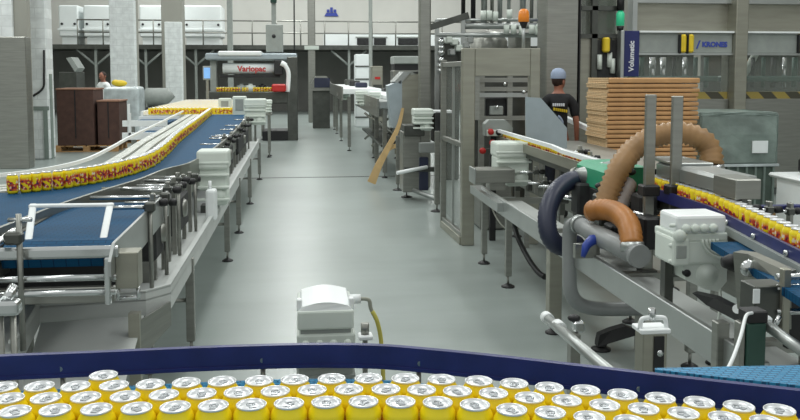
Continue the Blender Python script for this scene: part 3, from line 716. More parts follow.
# grey hopper and low dark machines under the mezzanine
p = A(68, 80, 26)
t = thing('hopper', 'grey hopper on legs in the dark bay beside the tiled column', 'hopper', (p.x, 26, 0))
mb = MB(); q = [A(66, 58, 26), A(71, 57, 26), A(78, 68, 26), A(75, 72, 26)]; mb.prism([(v.x, 26, v.z) for v in q], (0, .8, 0)); mb.build('chute', 'grey_paint', t)
MB().box(A(59, 70, 26).x, A(76, 70, 26).x, 26, 27, .8, A(60, 72, 26).z, .02).build('body', 'steel_dark', t)
for x in (A(60, 70, 26).x + .05, A(75, 70, 26).x - .05): leg(t, x, 26.1, .8); leg(t, x, 26.9, .8)
a, b = A(143, 82, 25), A(168, 100, 25)
t = thing('shrouded_machine', 'low dark olive machine between the two white clad columns', 'machine', ((a.x + b.x) / 2, 25.4, 0))
mb = MB(); mb.sweep([(a.x, 25.4, .95), (a.x + .05, 25.4, 1.0), (b.x - .1, 25.4, 1.0), (b.x, 25.4, .9)], [.2, .3, .3, .2], 14); mb.build('cover', 'grey_paint', t)
MB().box(a.x + .05, b.x - .05, 25.05, 25.75, 0, .75, .02).build('base', 'dark', t)

# ------------------------------------------------------------------ labelling drum machine at the end of the can line
Y = 22.0
wm = thing('wrapping_machine', 'packing machine with white lettered drum at the end of the can line', 'machine', (-1.3, Y, 0))
a, b = A(205, 53, Y), A(297, 60, Y); MB().box(a.x, b.x, Y, Y + 1.2, b.z, a.z, .03).build('top_beam', 'panel_grey', wm)
a2, b2 = A(218, 52.5, Y), A(262, 56, Y); MB().box(a2.x, b2.x, Y - .05, Y + .9, b2.z, a2.z + .04, .03).build('top_cover', 'bright_white', wm)
a, b = A(222, 63, Y), A(276, 74, Y); zc = (a.z + b.z) / 2; r = (a.z - b.z) / 2
dr = MB().lathe((a.x, Y + .25, zc), [(0, 0), (r, 0), (r, b.x - a.x), (0, b.x - a.x)], 20, 'x').build('drum', 'tank', wm)
tp = A(231, 72.5, Y - .08); text('lettering', 'Variopac', .2, 'text_red', dr, (tp.x + .15, Y + .25 - r - .012, zc - .07), (PI / 2, 0, 0), .004, .006)
MB().box(a.x - .06, b.x + .1, Y + .1, Y + .5, b.z - .09, b.z - .02).build('drum_rail', 'dark', wm)
a, b = A(209, 60, Y), A(216, 95, Y); MB().box(a.x, b.x, Y + .2, Y + .5, 0, a.z, .01).build('column', 'grey_paint', wm)
a, b = A(287, 57, Y), A(298, 137, Y); MB().box(a.x, b.x, Y - .1, Y + 1.2, 0, a.z, .01).build('column', 'steel_dark', wm)
a, b = A(262, 100, Y), A(296, 138, Y); MB().box(a.x, b.x, Y - .1, Y + 1, 0, .25, .02).build('base', 'black', wm)
a, b = A(205, 91, Y), A(292, 103, Y); MB().box(a.x, b.x, Y - .05, Y + .9, .95, 1.25, .02).build('bed', 'steel_dark', wm)
MB().sweep(spl([A(281, 63, Y - .05), A(286, 66, Y - .05), A(289, 74, Y - .05), A(288, 92, Y - .05)], 6), .07, 10).build('duct', 'tank', wm)
MB().box(A(274, 62, Y).x, A(283, 75, Y).x, Y - .02, Y + .3, A(283, 75, Y).z, A(274, 60, Y).z, .02).build('head', 'dark', wm)
a, b = A(272, 84, Y), A(286, 91, Y); MB().box(a.x, b.x, Y - .3, Y - .05, 1.25, a.z, .03).build('roll', 'red', wm, 'dark red roll')
a, b = A(300, 60, Y), A(272, 60, Y)
for x, z0 in ((A(225, 95, Y).x, 0), (A(262, 95, Y).x, 0)): leg(wm, x, Y + .3, .95, .08)
a, b = A(265.5, 24, Y), A(283, 57, Y)
cb = thing('hanging_cabinet', 'pale grey hanging cabinet on a mast above the lettered drum', 'cabinet', ((a.x + b.x) / 2, Y + .3, b.z))
MB().box(a.x, b.x, Y + .1, Y + .5, A(270, 53, Y).z + .02, a.z, .02).build('body', 'grey_paint', cb)
p = A(273.5, 20, Y); MB().box(p.x - .06, p.x + .06, Y + .25, Y + .35, a.z, 9).build('mast', 'grey_paint', cb)
MB().lathe((p.x, Y + .09, A(273, 36, Y).z), [(0, 0), (.05, 0), (.05, .02)], 12, 'y').build('knob', 'black', cb)
MB().lathe((p.x, Y + .2, A(272, 2, Y).z), [(0, 0), (.08, .0), (.08, .2), (0, .24)], 12).build('lamp', 'dark_green', cb)
p = A(207, 73, 21); t = thing('touch_screen', 'small bright blue touch screen beside the lettered drum', 'screen', (p.x, 21, 0))
a, b = A(202.5, 66, 21), A(211.5, 80, 21); MB().box(a.x, b.x, 21, 21.06, b.z, a.z, .01).build('housing', 'grey_paint', t)
MB().box(a.x + .03, b.x - .03, 20.985, 21.0, b.z + .04, a.z - .04).build('display', 'screen', t)
MB().box(p.x - .03, p.x + .03, 21.02, 21.08, 0, b.z + .02).build('post', 'steel', t)
mb = MB()
for yy in range(5):
    for xx in range(26): raw_can(mb, A(216, 90, 21.7).x + xx * .07 + (yy % 2) * .035, 22.0 - .04 + yy * .07 + .15, 1.25, 6)
solo(mb, 'bedded_cans', ['can_print', 'lid'], 'far yellow cans gathered on the packing machine bed', 'drink cans', (-1.6, 22.1, 1.25), kind='stuff')
# clutter on the bed: reels and bright boxes
for i, (u, v, mm, sz, lab) in enumerate(((250, 88, 'white', .13, 'white film reel on the packing machine bed'), (262, 90, 'black', .1, 'black film reel on the packing machine bed'), (241, 89, 'grey_paint', .12, 'grey film reel on the packing machine bed'))):
    p = A(u, v, Y - .0); solo(MB().lathe((p.x, Y + .2, 1.25), [(0, 0), (sz, 0), (sz, .16), (sz * .4, .16), (sz * .4, .2), (0, .2)], 14), 'film_reel', mm, lab, 'reel', (p.x, Y + .2, 1.25), 'reels on the packing machine bed')

# ------------------------------------------------------------------ far aisle conveyor with white top
fc = thing('outfeed_conveyor', 'distant outfeed conveyor with white top on slim legs', 'conveyor', (1.4, 17, 0))
MB().box(.9, 1.75, 18.6, 26.5, 1.26, 1.38, .01).build('deck', 'bright_white', fc)
MB().box(1.25, 2.1, 13.7, 18.6, 1.14, 1.26, .01).build('deck', 'steel_light', fc)
MB().box(1.45, 1.8, 13.7, 18.6, 1.26, 1.33, .01).build('guide_rail', 'bright_white', fc)
MB().box(.88, .91, 18.6, 26.5, 1.12, 1.42).build('side_frame', 'steel', fc); MB().box(1.22, 1.25, 13.7, 18.6, 1.0, 1.3).build('side_frame', 'steel', fc)
for x, y in ((1.0, 21.6), (1.05, 18.8), (1.457, 17.12), (1.35, 15.3), (1.35, 13.8), (1.0, 26), (1.0, 24.2), (1.9, 17), (1.95, 13.9)): leg(fc, x, y, 1.2, .07)
for y in (14.2, 15.8, 17.6): MB().cyl((1.3, y, .35), (1.95, y, .9), .025, n=6).build('brace', 'steel', fc); MB().cyl((1.95, y, .35), (1.3, y, .9), .025, n=6).build('brace', 'steel', fc)
for y, w, h, m_ in ((14.6, .5, .12, 'dark'), (16.2, .4, .1, 'steel_dark'), (17.8, .6, .14, 'dark'), (20.0, .5, .12, 'navy_hose'), (22.5, .6, .14, 'dark'), (24.8, .5, .16, 'steel_dark')):
    z_ = 1.26 if y < 18.6 else 1.38; x_ = 1.85 if y < 18.6 else 1.4; MB().box(x_ - .12, x_ + .15, y, y + w, z_, z_ + h, .02).build('rail_block', m_, fc)
MB().box(1.3, 2.0, 13.9, 18.3, .5, .54).build('shelf', 'steel_dark', fc)
gcb = thing('grey_cabinet', 'pale grey cabinet with black lower band behind the slanted hood', 'cabinet', (2.4, 19, 0))
p, q = A(394, 56, 19), A(418, 64, 19); MB().box(p.x, q.x + .1, 19, 19.8, q.z, p.z, .02).build('upper_box', 'grey_paint', gcb)
MB().box(p.x + .02, q.x + .08, 19.05, 19.75, q.z - .14, q.z).build('band', 'black', gcb)
MB().box(p.x, q.x + .1, 19, 19.8, 0, q.z - .14, .02).build('lower_box', 'steel', gcb)
for i, (u0, u1, v0, v1, Y_, lab) in enumerate(((340, 349, 89, 100, 20.5, 'white gear unit on the distant outfeed side, first from the dark hood'), (356, 368, 91, 106, 16.6, 'white gear unit mid way on the distant outfeed side'), (370, 381, 92, 107, 15.2, 'white gear unit on the distant outfeed side beside the angled hood'))):
    a, b = A(u0, v0, Y_), A(u1, v1, Y_); t = white_gear_unit(lab, a.x, b.x, Y_, Y_ + .25, b.z, a.z, 'white gear units on the distant outfeed')
    MB().box((a.x + b.x) / 2, 1.24 if Y_ < 18 else .85, Y_ + .05, Y_ + .2, b.z + .1, b.z + .18).build('bracket', 'steel', t)
a, b = A(311, 76, 26.5), A(330, 95, 26.5)
t = thing('infeed_hood', 'dark windowed hood at the far end of the aisle conveyor', 'hood', ((a.x + b.x) / 2, 26.8, 0))
mb = MB(); q = [(a.x, 1.18), (a.x, 1.4), (a.x + .15, a.z), (b.x - .1, a.z), (b.x + .1, 1.35), (b.x + .1, 1.18)]; mb.prism([(x, 26.6, z) for x, z in q], (0, .8, 0)); mb.build('shell', 'steel', t)
MB().box(a.x + .1, b.x, 26.56, 26.6, 1.28, a.z - .06).build('window', 'navy_hose', t)
MB().box(a.x + .05, b.x, 26.7, 27.3, 0, 1.18).build('base', 'steel_dark', t)
a, b = A(356, 54, 27), A(371, 80, 27)
t = thing('crate_stack', 'pale stack of caged crates beyond the distant outfeed', 'crates', ((a.x + b.x) / 2, 27.5, 0))
MB().box(a.x, b.x, 27.2, 28.0, 0, a.z, .02).build('load', 'tank', t)
for k in range(5): z = .3 + k * (a.z - .3) / 5; MB().box(a.x - .02, b.x + .02, 27.17, 27.2, z, z + .04).build('bar', 'steel_dark', t)
a, b = A(372, 66, 24), A(383, 86, 24)
t = thing('control_cabinet', 'brown control cabinet with pale sticker beyond the angled hood', 'cabinet', ((a.x + b.x) / 2, 24.3, 0)); MB().box(a.x, b.x, 24, 24.6, 0, a.z, .02).build('body', 'steel_warm', t)
MB().box(a.x + .08, b.x - .08, 23.98, 24, 1.55, 1.62).build('sticker', 'red', t); MB().box(a.x + .03, b.x - .03, 23.985, 24.0, .5, 1.4).build('door', 'steel_dark', t)
# ------------------------------------------------------------------ can lane on the other side of the aisle
rc = thing('can_lane', 'can lane conveyor on grey beams carrying yellow cans past the brown hoses', 'conveyor', (1.9, 5.5, 0))
MB().box(1.60, 1.63, 2.75, 7.45, .565, .69, .004).build('beam', 'steel_light', rc)
MB().box(1.60, 1.66, 2.75, 7.45, .56, .568).build('beam_flange', 'steel_light', rc)
MB().box(1.635, 1.9, 2.75, 7.4, .59, .6).build('tray', 'tray_steel', rc)
MB().box(2.2, 2.26, 2.9, 8.8, .555, .69, .006).build('beam', 'steel', rc)
mb = MB(); mb.prism([(1.55, 6.6, .60), (1.55, 7.7, .60), (1.66, 7.7, .60), (1.66, 6.6, .60)], (0, 0, .07)); mb.build('end_tray', 'steel_light', rc)
def lane(y): return 1.945 + .165 * (y - 3.4) if y < 3.9 else 2.0275 + .02 * (y - 3.9) / 4.7
LY = [2.2, 2.6, 3.0, 3.4, 3.9, 4.6, 5.4, 6.4, 7.6, 8.8]
def band(y0, y1, d0, d1, z0, z1):
    ys = [y0] + [y for y in LY if y0 < y < y1] + [y1]
    return MB().prism([(lane(y) + d0, y, z0) for y in ys] + [(lane(y) + d1, y, z0) for y in ys[::-1]], (0, 0, z1 - z0))
band(2.2, 8.8, -.045, .14, .95, .998).build('deck', 'steel_dark', rc)
band(2.2, 3.45, -.2, -.075, .945, .975).build('belt', 'belt_blue', rc)
band(2.2, 4.6, -.064, -.048, 1.0, 1.06).build('guide_rail', 'navy', rc)
band(2.2, 4.0, -.085, -.066, .98, 1.015).build('wear_strip', 'grey_paint', rc)
band(2.2, 3.85, .045, .06, 1.02, 1.085).build('guide_rail', 'navy', rc)
band(5.45, 8.8, -.075, -.06, .998, 1.075).build('side_strip', 'steel_warm', rc)
wr = [(lane(y) - .06, y, 1.10 if y < 6.5 else 1.115) for y in (5.1, 5.6, 6.2, 6.5, 6.7, 7.4, 8.2, 8.8)]
mb = MB(); mb.ribbon(wr, .03, .03); mb.build('guide_rail', 'bright_white', rc, 'white plastic guide rail')
for i in range(5):
    y = 2.3 + i * .33; MB().lathe((lane(y) - .066, y, 1.03), [(0, -.012), (.012, -.01), (.012, 0)], 8, 'x').build('rail_bolt', 'chrome', rc)
for x, y, w in ((1.631, 6.55, .05), (1.635, 5.33, .085), (2.23, 5.5, .06), (2.23, 8.6, .05), (1.62, 7.4, .05)): leg(rc, x, y, .62, w, 'steel_warm' if w > .08 else 'steel', .055)
for y in (3.1, 4.6): leg(rc, 2.23, y, .6, .05)
for y in (3.2, 4.4, 5.7, 7.2): MB().box(1.64, 2.22, y - .03, y + .03, .57, .62).build('crossbar', 'steel', rc)
for y in (3.4, 5.0, 6.4, 7.8):
    for x in (lane(y) - .02, lane(y) + .1): MB().box(x - .02, x + .02, y - .02, y + .02, .6, .95).build('riser', 'steel_dark', rc)
# black bent foot
t = thing('bent_foot', 'black bent machine foot on a round pad under the grey beam', 'foot', (1.79, 5.15, 0))
mb = MB(); p = [A(598, 344, 4.93), A(600, 335, 4.93), A(612, 330, 4.93), A(626, 326, 4.9), A(644, 333, 4.85), A(628, 338, 4.9), A(608, 343, 4.93), A(606, 347, 4.93), A(598, 347, 4.93)]
mb.prism([(v.x, v.y, v.z) for v in p], (0, .06, 0)); mb.build('arm', 'black', t)
q = A(601, 346, 4.96); mb = MB(); mb.cyl((q.x, 4.96, .02), (q.x, 4.96, q.z), .011, n=8); mb.build('rod', 'steel', t)
MB().lathe((q.x, 4.96, 0), [(0, 0), (.06, 0), (.06, .012), (.02, .026), (0, .026)], 14).build('pad', 'black', t)
# cans in this lane
yy = 2.6; i = 0
while yy < 8.6:
    x = lane(yy)
    if 4.78 < yy < 5.45: yy += .0685; continue
    near = yy < 4.9
    line_can((x, yy, .999), random.uniform(0, 6.28), 'yellow drink can standing between the navy rails of the can lane' if near else 'yellow drink can behind the white rail of the can lane', 'cans between the navy rails' if near else 'cans behind the white rail')
    yy += .0685; i += 1

# big white gear unit with concentric arcs
Y = 3.5
a, b = A(674, 212, Y), A(727, 290, Y)
bg = thing('gear_unit', 'big white gear unit with curved ribs hanging over the grey beam', 'motor', ((a.x + b.x) / 2, Y + .12, .69))
X0, X1 = a.x, b.x; Wd = X1 - X0
def zz_(v): return A(690, v, Y).z
MB().box(X0 + .02, X1 - .005, Y + .01, Y + .2, zz_(235), zz_(216), .014, 2).build('top_cover', 'bright_white', bg)
MB().box(X0 + .008, X1 - .0, Y + .006, Y + .22, zz_(242), zz_(234), .006, 2).build('flange', 'white', bg)
MB().box(X0, X0 + .075, Y - .005, Y + .2, zz_(266), zz_(238), .012, 2).build('side_cover', 'white', bg)
mb = MB(); mb.box(X0 + .03, X1 + .008, Y + .008, Y + .2, zz_(266), zz_(240), .014, 2); mb.build('gear_case', 'white', bg)
mb = MB(); q = [(X0 + .055, zz_(264)), (X1 + .008, zz_(264)), (X1 + .008, zz_(284)), (X1 - .03, zz_(294)), (X1 - .09, zz_(291)), (X0 + .07, zz_(281))]
mb.prism([(x, Y + .02, z) for x, z in q], (0, .17, 0)); mb.build('lower_case', 'white', bg)
for k in range(4):
    mb = MB(); mb.lathe((X0 + .06 + k * .042, Y - .004, zz_(229)), [(0, -.004), (.017, -.002), (.02, .008), (.02, .02)], 14, 'y'); mb.build('boss', 'white', bg)
cxg, czg = X1 - .005, zz_(240)
for r in (.045, .062, .079, .096, .113):
    pts_ = [(cxg - r * math.cos(t_ * PI / 2 / 8) if False else cxg - r * math.sin((1 - t_ / 8) * PI / 2), Y + .006, czg - r * math.cos((1 - t_ / 8) * PI / 2) * .75) for t_ in range(9)]
    MB().sweep(pts_, .007, 6).build('rib', 'white', bg)
MB().lathe((X1 - .085, Y + .006, zz_(276)), [(0, 0), (.028, 0), (.03, .006), (.046, .006), (.052, .012), (.053, .03)], 20, 'y').build('hub', 'white', bg)
MB().lathe((X0 + .075, Y + .014, zz_(274)), [(0, -.002), (.016, -.002), (.016, .02)], 16, 'y').build('bore', 'black', bg)
MB().lathe((X0 + .03, Y - .008, zz_(236)), [(0, -.006), (.026, -.004), (.03, .012)], 14, 'y').build('cap', 'white', bg)
MB().box(X0 + .012, X0 + .06, Y - .009, Y, zz_(258), zz_(245), .003).build('terminal_plate', 'grey_paint', bg)
for v in (226, 246, 262):
    MB().lathe((X0 + .004, Y + .02, zz_(v)), [(0, -.012), (.009, -.012), (.009, .01)], 8, 'x').build('bolt', 'white', bg)
for v in (252, 264, 274, 284):
    MB().lathe((X1 + .006, Y + .05, zz_(v)), [(0, .014), (.009, .014), (.009, -.01)], 8, 'x').build('bolt', 'white', bg)
MB().box(X0 + .02, X0 + .06, Y + .12, Y + .17, .57, zz_(262)).build('bracket', 'steel_dark', bg)
MB().box(X1 - .05, 1.9, Y + .1, Y + .18, .88, .94).build('shaft_mount', 'steel_dark', bg)
pc = A(723, 294, Y); mb = MB(); mb.sweep(spl([(X1 - .02, Y + .03, zz_(289)), A(720, 305, Y), A(717, 325, Y - .02), A(714, 340, Y)], 5), .006, 8); mb.build('cable', 'white', bg)

# steel side plates, motor box and rods of the take-off by the big gear unit
to = thing('takeoff_frame', 'brown-grey steel take-off frame with bearing and chrome rods beside the big gear unit', 'frame', (1.66, 3.0, .6))
mb = MB(); q = [A(733, 252, 3.05), A(748, 254, 3.0), A(788, 272, 2.78), A(783, 285, 2.78), A(783, 332, 2.78), A(738, 318, 3.05)]
mb.prism([tuple(v) for v in q], (.05, .03, 0)); mb.build('side_plate', 'steel', to)
a, b = A(752, 285, 2.72), A(783, 330, 2.72); MB().box(a.x, b.x, 2.70, 2.8, b.z, a.z, .004).build('motor_box', 'steel_dark', to)
a, b = A(753, 289, 2.7), A(759, 303, 2.7); MB().box(a.x, b.x, 2.695, 2.7, b.z, a.z).build('sticker', 'bright_white', to)
p = A(735, 262, 3.1); MB().lathe((p.x - .02, 3.1, p.z), [(0, -.03), (.02, -.03), (.032, 0), (.032, .03), (.04, .03), (.04, .05)], 18, 'x').build('bearing', 'black', to)
p = A(748, 268, 2.98); MB().lathe((p.x, 2.97, p.z), [(0, -.012), (.03, -.01), (.034, .006)], 12, 'y').build('bearing_cap', 'chrome', to)
for v, Yr in ((277, 2.72), (288, 2.71), (312, 2.7)):
    a, b = A(776, v, Yr), A(850, v - 2, Yr); MB().cyl(a, b, .011, n=10).build('rod', 'chrome', to)
a, b = A(781, 268, 2.7), A(786, 340, 2.7); MB().box(a.x, b.x, 2.68, 2.71, b.z, a.z, .003).build('upright', 'steel_warm', to)
a, b = A(786, 296, 2.95), A(840, 345, 2.95); MB().box(a.x, b.x, 2.93, 2.96, b.z, a.z).build('back_plate', 'black', to)
a, b = A(727, 300, 3.15), A(790, 335, 2.9)
mb = MB(); mb.prism([tuple(A(692, 293, 3.4)), tuple(A(714, 298, 3.25)), tuple(A(752, 318, 2.95)), tuple(A(750, 328, 2.95)), tuple(A(706, 305, 3.3))], (.04, .03, 0)); mb.build('lower_rail', 'black', to)
p = A(737, 309, 3.05); MB().cyl(p, p + Vector((.05, .05, -.02)), .018, n=12).build('proximity_sensor', 'bright_white', to)
leg(to, 1.6, 3.05, .75, .05); leg(to, 1.9, 2.95, .95, .05)

# grey extraction pipe with elbows
gp_ = thing('extraction_pipe', 'grey extraction pipe with elbow bends in front of the brown hoses', 'pipe', (1.72, 5.2, .25))
Xp = 1.58
e0 = A(639, 256, 4.05); e1 = A(590, 231, 4.62)
pe = [e0, e0.lerp(e1, .5), e1, A(578, 223.5, 4.8), A(571.5, 226, 4.84), A(569.5, 238, 4.86), A(569.5, 275, 4.86), A(571, 292, 4.86), A(578, 303, 4.87), A(592, 308, 4.88), A(615, 309, 4.9), A(655, 308, 4.92)]
MB().sweep(spl(pe[3:], 6), .043, 16).build('bend', 'pvc', gp_)
MB().sweep([pe[0], pe[1], pe[2], pe[3]], [.056, .055, .052, .046], 18).build('header', 'pvc', gp_)
d_ = (e0 - e1).normalized(); MB().cyl(e0 - d_ * .02, e0 + d_ * .012, .06, n=20).build('end_cap', 'pvc', gp_)
p = A(579, 224.5, 4.78); MB().cyl(p - d_ * .02, p + d_ * .025, .056, n=18).build('collar', 'steel_light', gp_)
MB().box(1.5, 1.62, 4.5, 4.54, .68, .76).build('bracket', 'steel', gp_)
pz = A(640, 308, 4.92); MB().box(pz.x - .02, pz.x + .02, 4.89, 4.95, 0, pz.z).build('bracket', 'steel', gp_)
t = thing('valve_handle', 'blue valve handle under the orange hose on the grey pipe', 'handle', tuple(A(590, 247, 4.45)))
mb = MB(); mb.sweep([A(599, 239, 4.45), A(592, 240, 4.45), A(586, 246, 4.43), A(583, 257, 4.41)], [.026, .03, .024, .012], 10); mb.build('lever', 'blue_paint', t)
MB().cyl(A(598, 239, 4.45), A(604, 244, 4.5), .03, n=12).build('spindle', 'blue_paint', t)

# hoses
h1 = thing('hose', 'big brown corrugated hose arching from the green cover to the steel tunnel', 'hose', tuple(A(609, 205, 5.1)))
pth = [A(605, 206, 4.72), A(610, 190, 4.74), A(619, 169, 4.76), A(634, 149, 4.8), A(655, 136.5, 4.8), A(680, 133, 4.78), A(699, 138, 4.74), A(709.5, 149, 4.72), A(712, 166, 4.68)]
hose(MB(), pth, .064, amp=.11, pitch=.034).build('tube', 'brown_hose', h1)
MB().cyl(A(712, 164, 4.68), A(712.5, 172, 4.68), .068, n=18).build('collar', 'chrome', h1)
h2 = thing('hose', 'short orange-brown hose bending down into the grey pipe', 'hose', tuple(A(631, 244, 4.7)))
pth = [A(590, 211, 4.6), A(604, 209.5, 4.52), A(617, 213, 4.4), A(627, 222, 4.26), A(630.5, 233, 4.17), A(632, 246, 4.12)]
hose(MB(), pth, .055, amp=.1, pitch=.03).build('tube', 'orange_hose', h2)
MB().ball(A(591, 211, 4.6), .057, (.7, 1, 1), 14).build('rounded_end', 'orange_hose', h2)
MB().cyl(A(632, 242, 4.13), A(632.5, 251, 4.12), .06, n=18).build('collar', 'steel_light', h2)
h3 = thing('hose', 'grey corrugated hose standing between the two brown hoses', 'hose', tuple(A(614, 212, 4.95)))
hose(MB(), [A(616, 214, 4.68), A(620, 203, 4.72), A(625, 190, 4.76), A(628, 183, 4.8)], .052, amp=.1, pitch=.026).build('tube', 'grey_hose', h3)
h4 = thing('hose', 'dark blue hose hanging in a bend from the steel coupling', 'hose', tuple(A(556, 245, 5.45)))
pth = [A(579, 178, 5.25), A(566, 183, 5.2), A(554, 195, 5.12), A(547.5, 214, 5.05), A(548.5, 233, 5.0), A(556, 244, 5.0), A(567, 247, 5.02), A(577, 244, 5.12)]
hose(MB(), pth, .058, amp=.03, pitch=.026).build('tube', 'navy_hose', h4)
cp = thing('pipe_coupling', 'pale steel coupling between the dark blue hose and can lane', 'coupling', tuple(A(590, 176, 5.22)))
MB().cyl(A(576, 178, 5.26), A(606, 171, 5.12), .06, n=18).build('sleeve', 'steel_light', cp)
MB().cyl(A(575, 178.5, 5.27), A(579, 177.5, 5.25), .07, n=18).build('flange', 'steel', cp)
MB().cyl(A(604, 172, 5.13), A(616, 169, 5.07), .06, n=16).build('elbow', 'grey_paint', cp)
MB().box(A(596, 178, 5.2).x - .02, A(596, 178, 5.2).x + .02, 5.14, 5.22, .69, A(596, 178, 5.2).z).build('bracket', 'steel', cp)

# green rinser head and its clutter
gh = thing('rinser_head', 'green machine cover with black knobs behind the big brown hose', 'machine', tuple(A(625, 190, 5.2)))
a, b = A(604, 168, 4.85), A(651, 191, 4.85)
mb = MB(); q = [(a.x, b.z), (a.x, a.z - .03), (a.x + .04, a.z), (b.x - .02, a.z), (b.x, a.z - .02), (b.x, b.z)]; mb.prism([(x, 4.85, z) for x, z in q], (0, .5, 0)); mb.build('cover', 'green', gh)
for u, v in ((631, 172), (622, 182), (655, 172), (645, 200), (672, 207), (668, 188), (658, 208), (610, 192), (600, 186)):
    p = A(u, v, 4.8); MB().ball(p, .026, (1.2, 1, .8), 10).build('knob', 'black', gh)
MB().box(a.x, b.x + .05, 4.82, 5.4, .86, b.z, .01).build('base', 'dark', gh)
p = A(646, 188, 4.8); MB().cyl(p, p + Vector((.06, 0, -.01)), .02, n=10).build('grip', 'yellow', gh, 'yellow grip')
p = A(662, 195, 4.7); MB().cyl(p + Vector((-.03, 0, .01)), p + Vector((.05, 0, -.01)), .024, n=12).build('grip', 'yellow', gh, 'yellow grip')
for u0, u1, v0, v1, Yq, m_ in ((640, 658, 196, 236, 4.5, 'dark'), (600, 640, 196, 226, 4.75, 'steel_dark'), (645, 660, 218, 250, 4.3, 'black'), (578, 603, 184, 215, 5.1, 'dark'), (612, 640, 226, 252, 4.55, 'dark'), (552, 570, 188, 204, 5.6, 'steel_dark')):
    p, q = A(u0, v0, Yq), A(u1, v1, Yq); MB().box(p.x, q.x, Yq, Yq + .14, q.z, p.z, .012).build('motor_block', m_, gh)
for u0, v0, u1, v1, Yq in ((633, 213, 660, 219, 4.45), (604, 232, 618, 238, 4.6), (640, 226, 662, 233, 4.4), (560, 196, 600, 205, 5.3), (585, 222, 612, 236, 4.8)):
    MB().cyl(A(u0, v0, Yq), A(u1, v1, Yq - .05), .015, n=10).build('shaft', 'chrome', gh)
for u in (596, 640): p = A(u, 225, 4.95); MB().box(p.x - .02, p.x + .02, 4.93, 4.97, .6, .9).build('upright', 'steel', gh)
for i, (u, v0, v1, Yq, lab) in enumerate(((649.5, 94.5, 214, 4.42, 'slim grey pole in front of the cartons, beside the green cover'), (676, 96, 214, 4.38, 'slim grey pole in front of the cartons, beside the steel tunnel'))):
    a, b = A(u - 3.6, v0, Yq), A(u + 3.6, v1, Yq)
    t = thing('height_pole', lab, 'pole', ((a.x + b.x) / 2, Yq, .6)); mb = MB(); mb.box(a.x, b.x, Yq - .015, Yq + .015, .602, a.z, .004); mb.build('pole', 'steel', t)
    MB().box(a.x - .02, b.x + .02, Yq - .045, Yq + .045, A(u, 190, Yq).z - .03, A(u, 190, Yq).z + .03, .008).build('clamp', 'black', t)
    MB().box(a.x - .015, b.x + .015, Yq - .04, Yq + .04, .6, .63).build('base', 'steel_dark', t)
# steel tunnel over the can lane
tn = thing('can_tunnel', 'grey sheet steel tunnel over the can lane below the brown hose end', 'hood', tuple(A(715, 215, 4.2)))
MB().box(1.995, 2.12, 3.7, 3.92, 1.118, 1.212, .004).build('box', 'steel', tn)
mb = MB(); mb.prism([(2.03, 3.92, 1.12), (2.03, 3.92, 1.185), (2.06, 3.92, 1.2), (2.22, 3.92, 1.2), (2.22, 3.92, 1.12)], (0, .75, 0)); mb.build('side_cover', 'steel_light', tn)
MB().box(2.03, 2.24, 4.4, 4.8, 1.2, 1.215, .003).build('collector', 'steel_light', tn)
MB().box(2.19, 2.22, 4.0, 4.6, .69, 1.12).build('stand', 'steel_dark', tn)

# slim guard posts and tubes ahead of the can lane
t = thing('clamp_post', 'square steel post topped with a white clamp and rod ahead of the grey beam', 'post', (A(653, 330, 2.6).x, 2.6, 0))
a, b = A(641, 329, 2.6), A(664, 372, 2.6)
MB().box(a.x, b.x, 2.58, 2.65, 0.0, a.z, .004).build('post', 'steel_warm', t)
MB().box((a.x + b.x) / 2 - .005, b.x - .012, 2.575, 2.58, .2, a.z - .02).build('slot', 'black', t)
mb = MB(); zc = a.z; mb.sweep(spl([(a.x - .004, 2.6, zc), (a.x, 2.6, zc + .028), (a.x + .015, 2.6, zc + .036), (b.x - .015, 2.6, zc + .036), (b.x, 2.6, zc + .028), (b.x + .004, 2.6, zc)], 4), .008, 8); mb.build('clamp', 'bright_white', t)
MB().box(a.x - .01, b.x + .01, 2.575, 2.655, zc - .012, zc + .004, .003).build('clamp_plate', 'bright_white', t)
p = A(652, 308, 2.6); MB().cyl((p.x, 2.6, zc + .03), (p.x, 2.6, p.z), .012, n=10).build('rod', 'chrome', t)
MB().lathe(((a.x + b.x) / 2 + .015, 2.572, zc - .075), [(0, 0), (.011, 0), (.011, .012)], 8, 'y').build('bolt', 'chrome', t)
MB().box(a.x - .02, b.x + .02, 2.56, 2.67, 0, .012).build('base_plate', 'steel', t)
t = thing('clamp_post', 'dark green square post with black cap and white cable at its top', 'post', (A(753, 330, 2.6).x, 2.6, 0))
a, b = A(745, 322, 2.6), A(762, 370, 2.6); MB().box(a.x, b.x, 2.58, 2.64, 0, a.z, .004).build('post', 'dark_green', t)
MB().box(a.x - .003, b.x + .003, 2.577, 2.643, a.z, a.z + .04, .004).build('cap', 'black', t)
MB().box(a.x - .02, b.x + .02, 2.56, 2.66, 0, .012).build('base_plate', 'steel', t)
MB().box(a.x - .022, a.x - .002, 2.59, 2.63, 0.012, a.z, .003).build('side_strip', 'steel', t)
mb = MB(); mb.sweep(spl([A(752, 313, 2.57), A(746, 316, 2.5), A(741, 335, 2.35), A(733, 358, 2.2), A(725, 373, 2.1), A(717, 380, 2.04)], 6), .0055, 8)
solo(mb, 'cable', 'bright_white', 'white cable looping from the dark green post to the teal belt', 'cable', tuple(A(725, 373, 2.1)))
t = thing('guard_tube', 'pale grey guard tube with clamp on a short post before the round feet', 'tube', (A(577, 335, 2.9).x, 2.9, 0))
MB().cyl(A(547, 318, 3.2), A(612, 374, 2.45), .019, n=14).build('tube', 'steel_light', t)
MB().cyl(A(545.5, 316.5, 3.22), A(549, 319.5, 3.18), .023, n=14).build('end_cap', 'bright_white', t)
MB().cyl(A(557, 325, 3.08), A(561, 329, 3.03), .024, n=14).build('sleeve', 'bright_white', t)
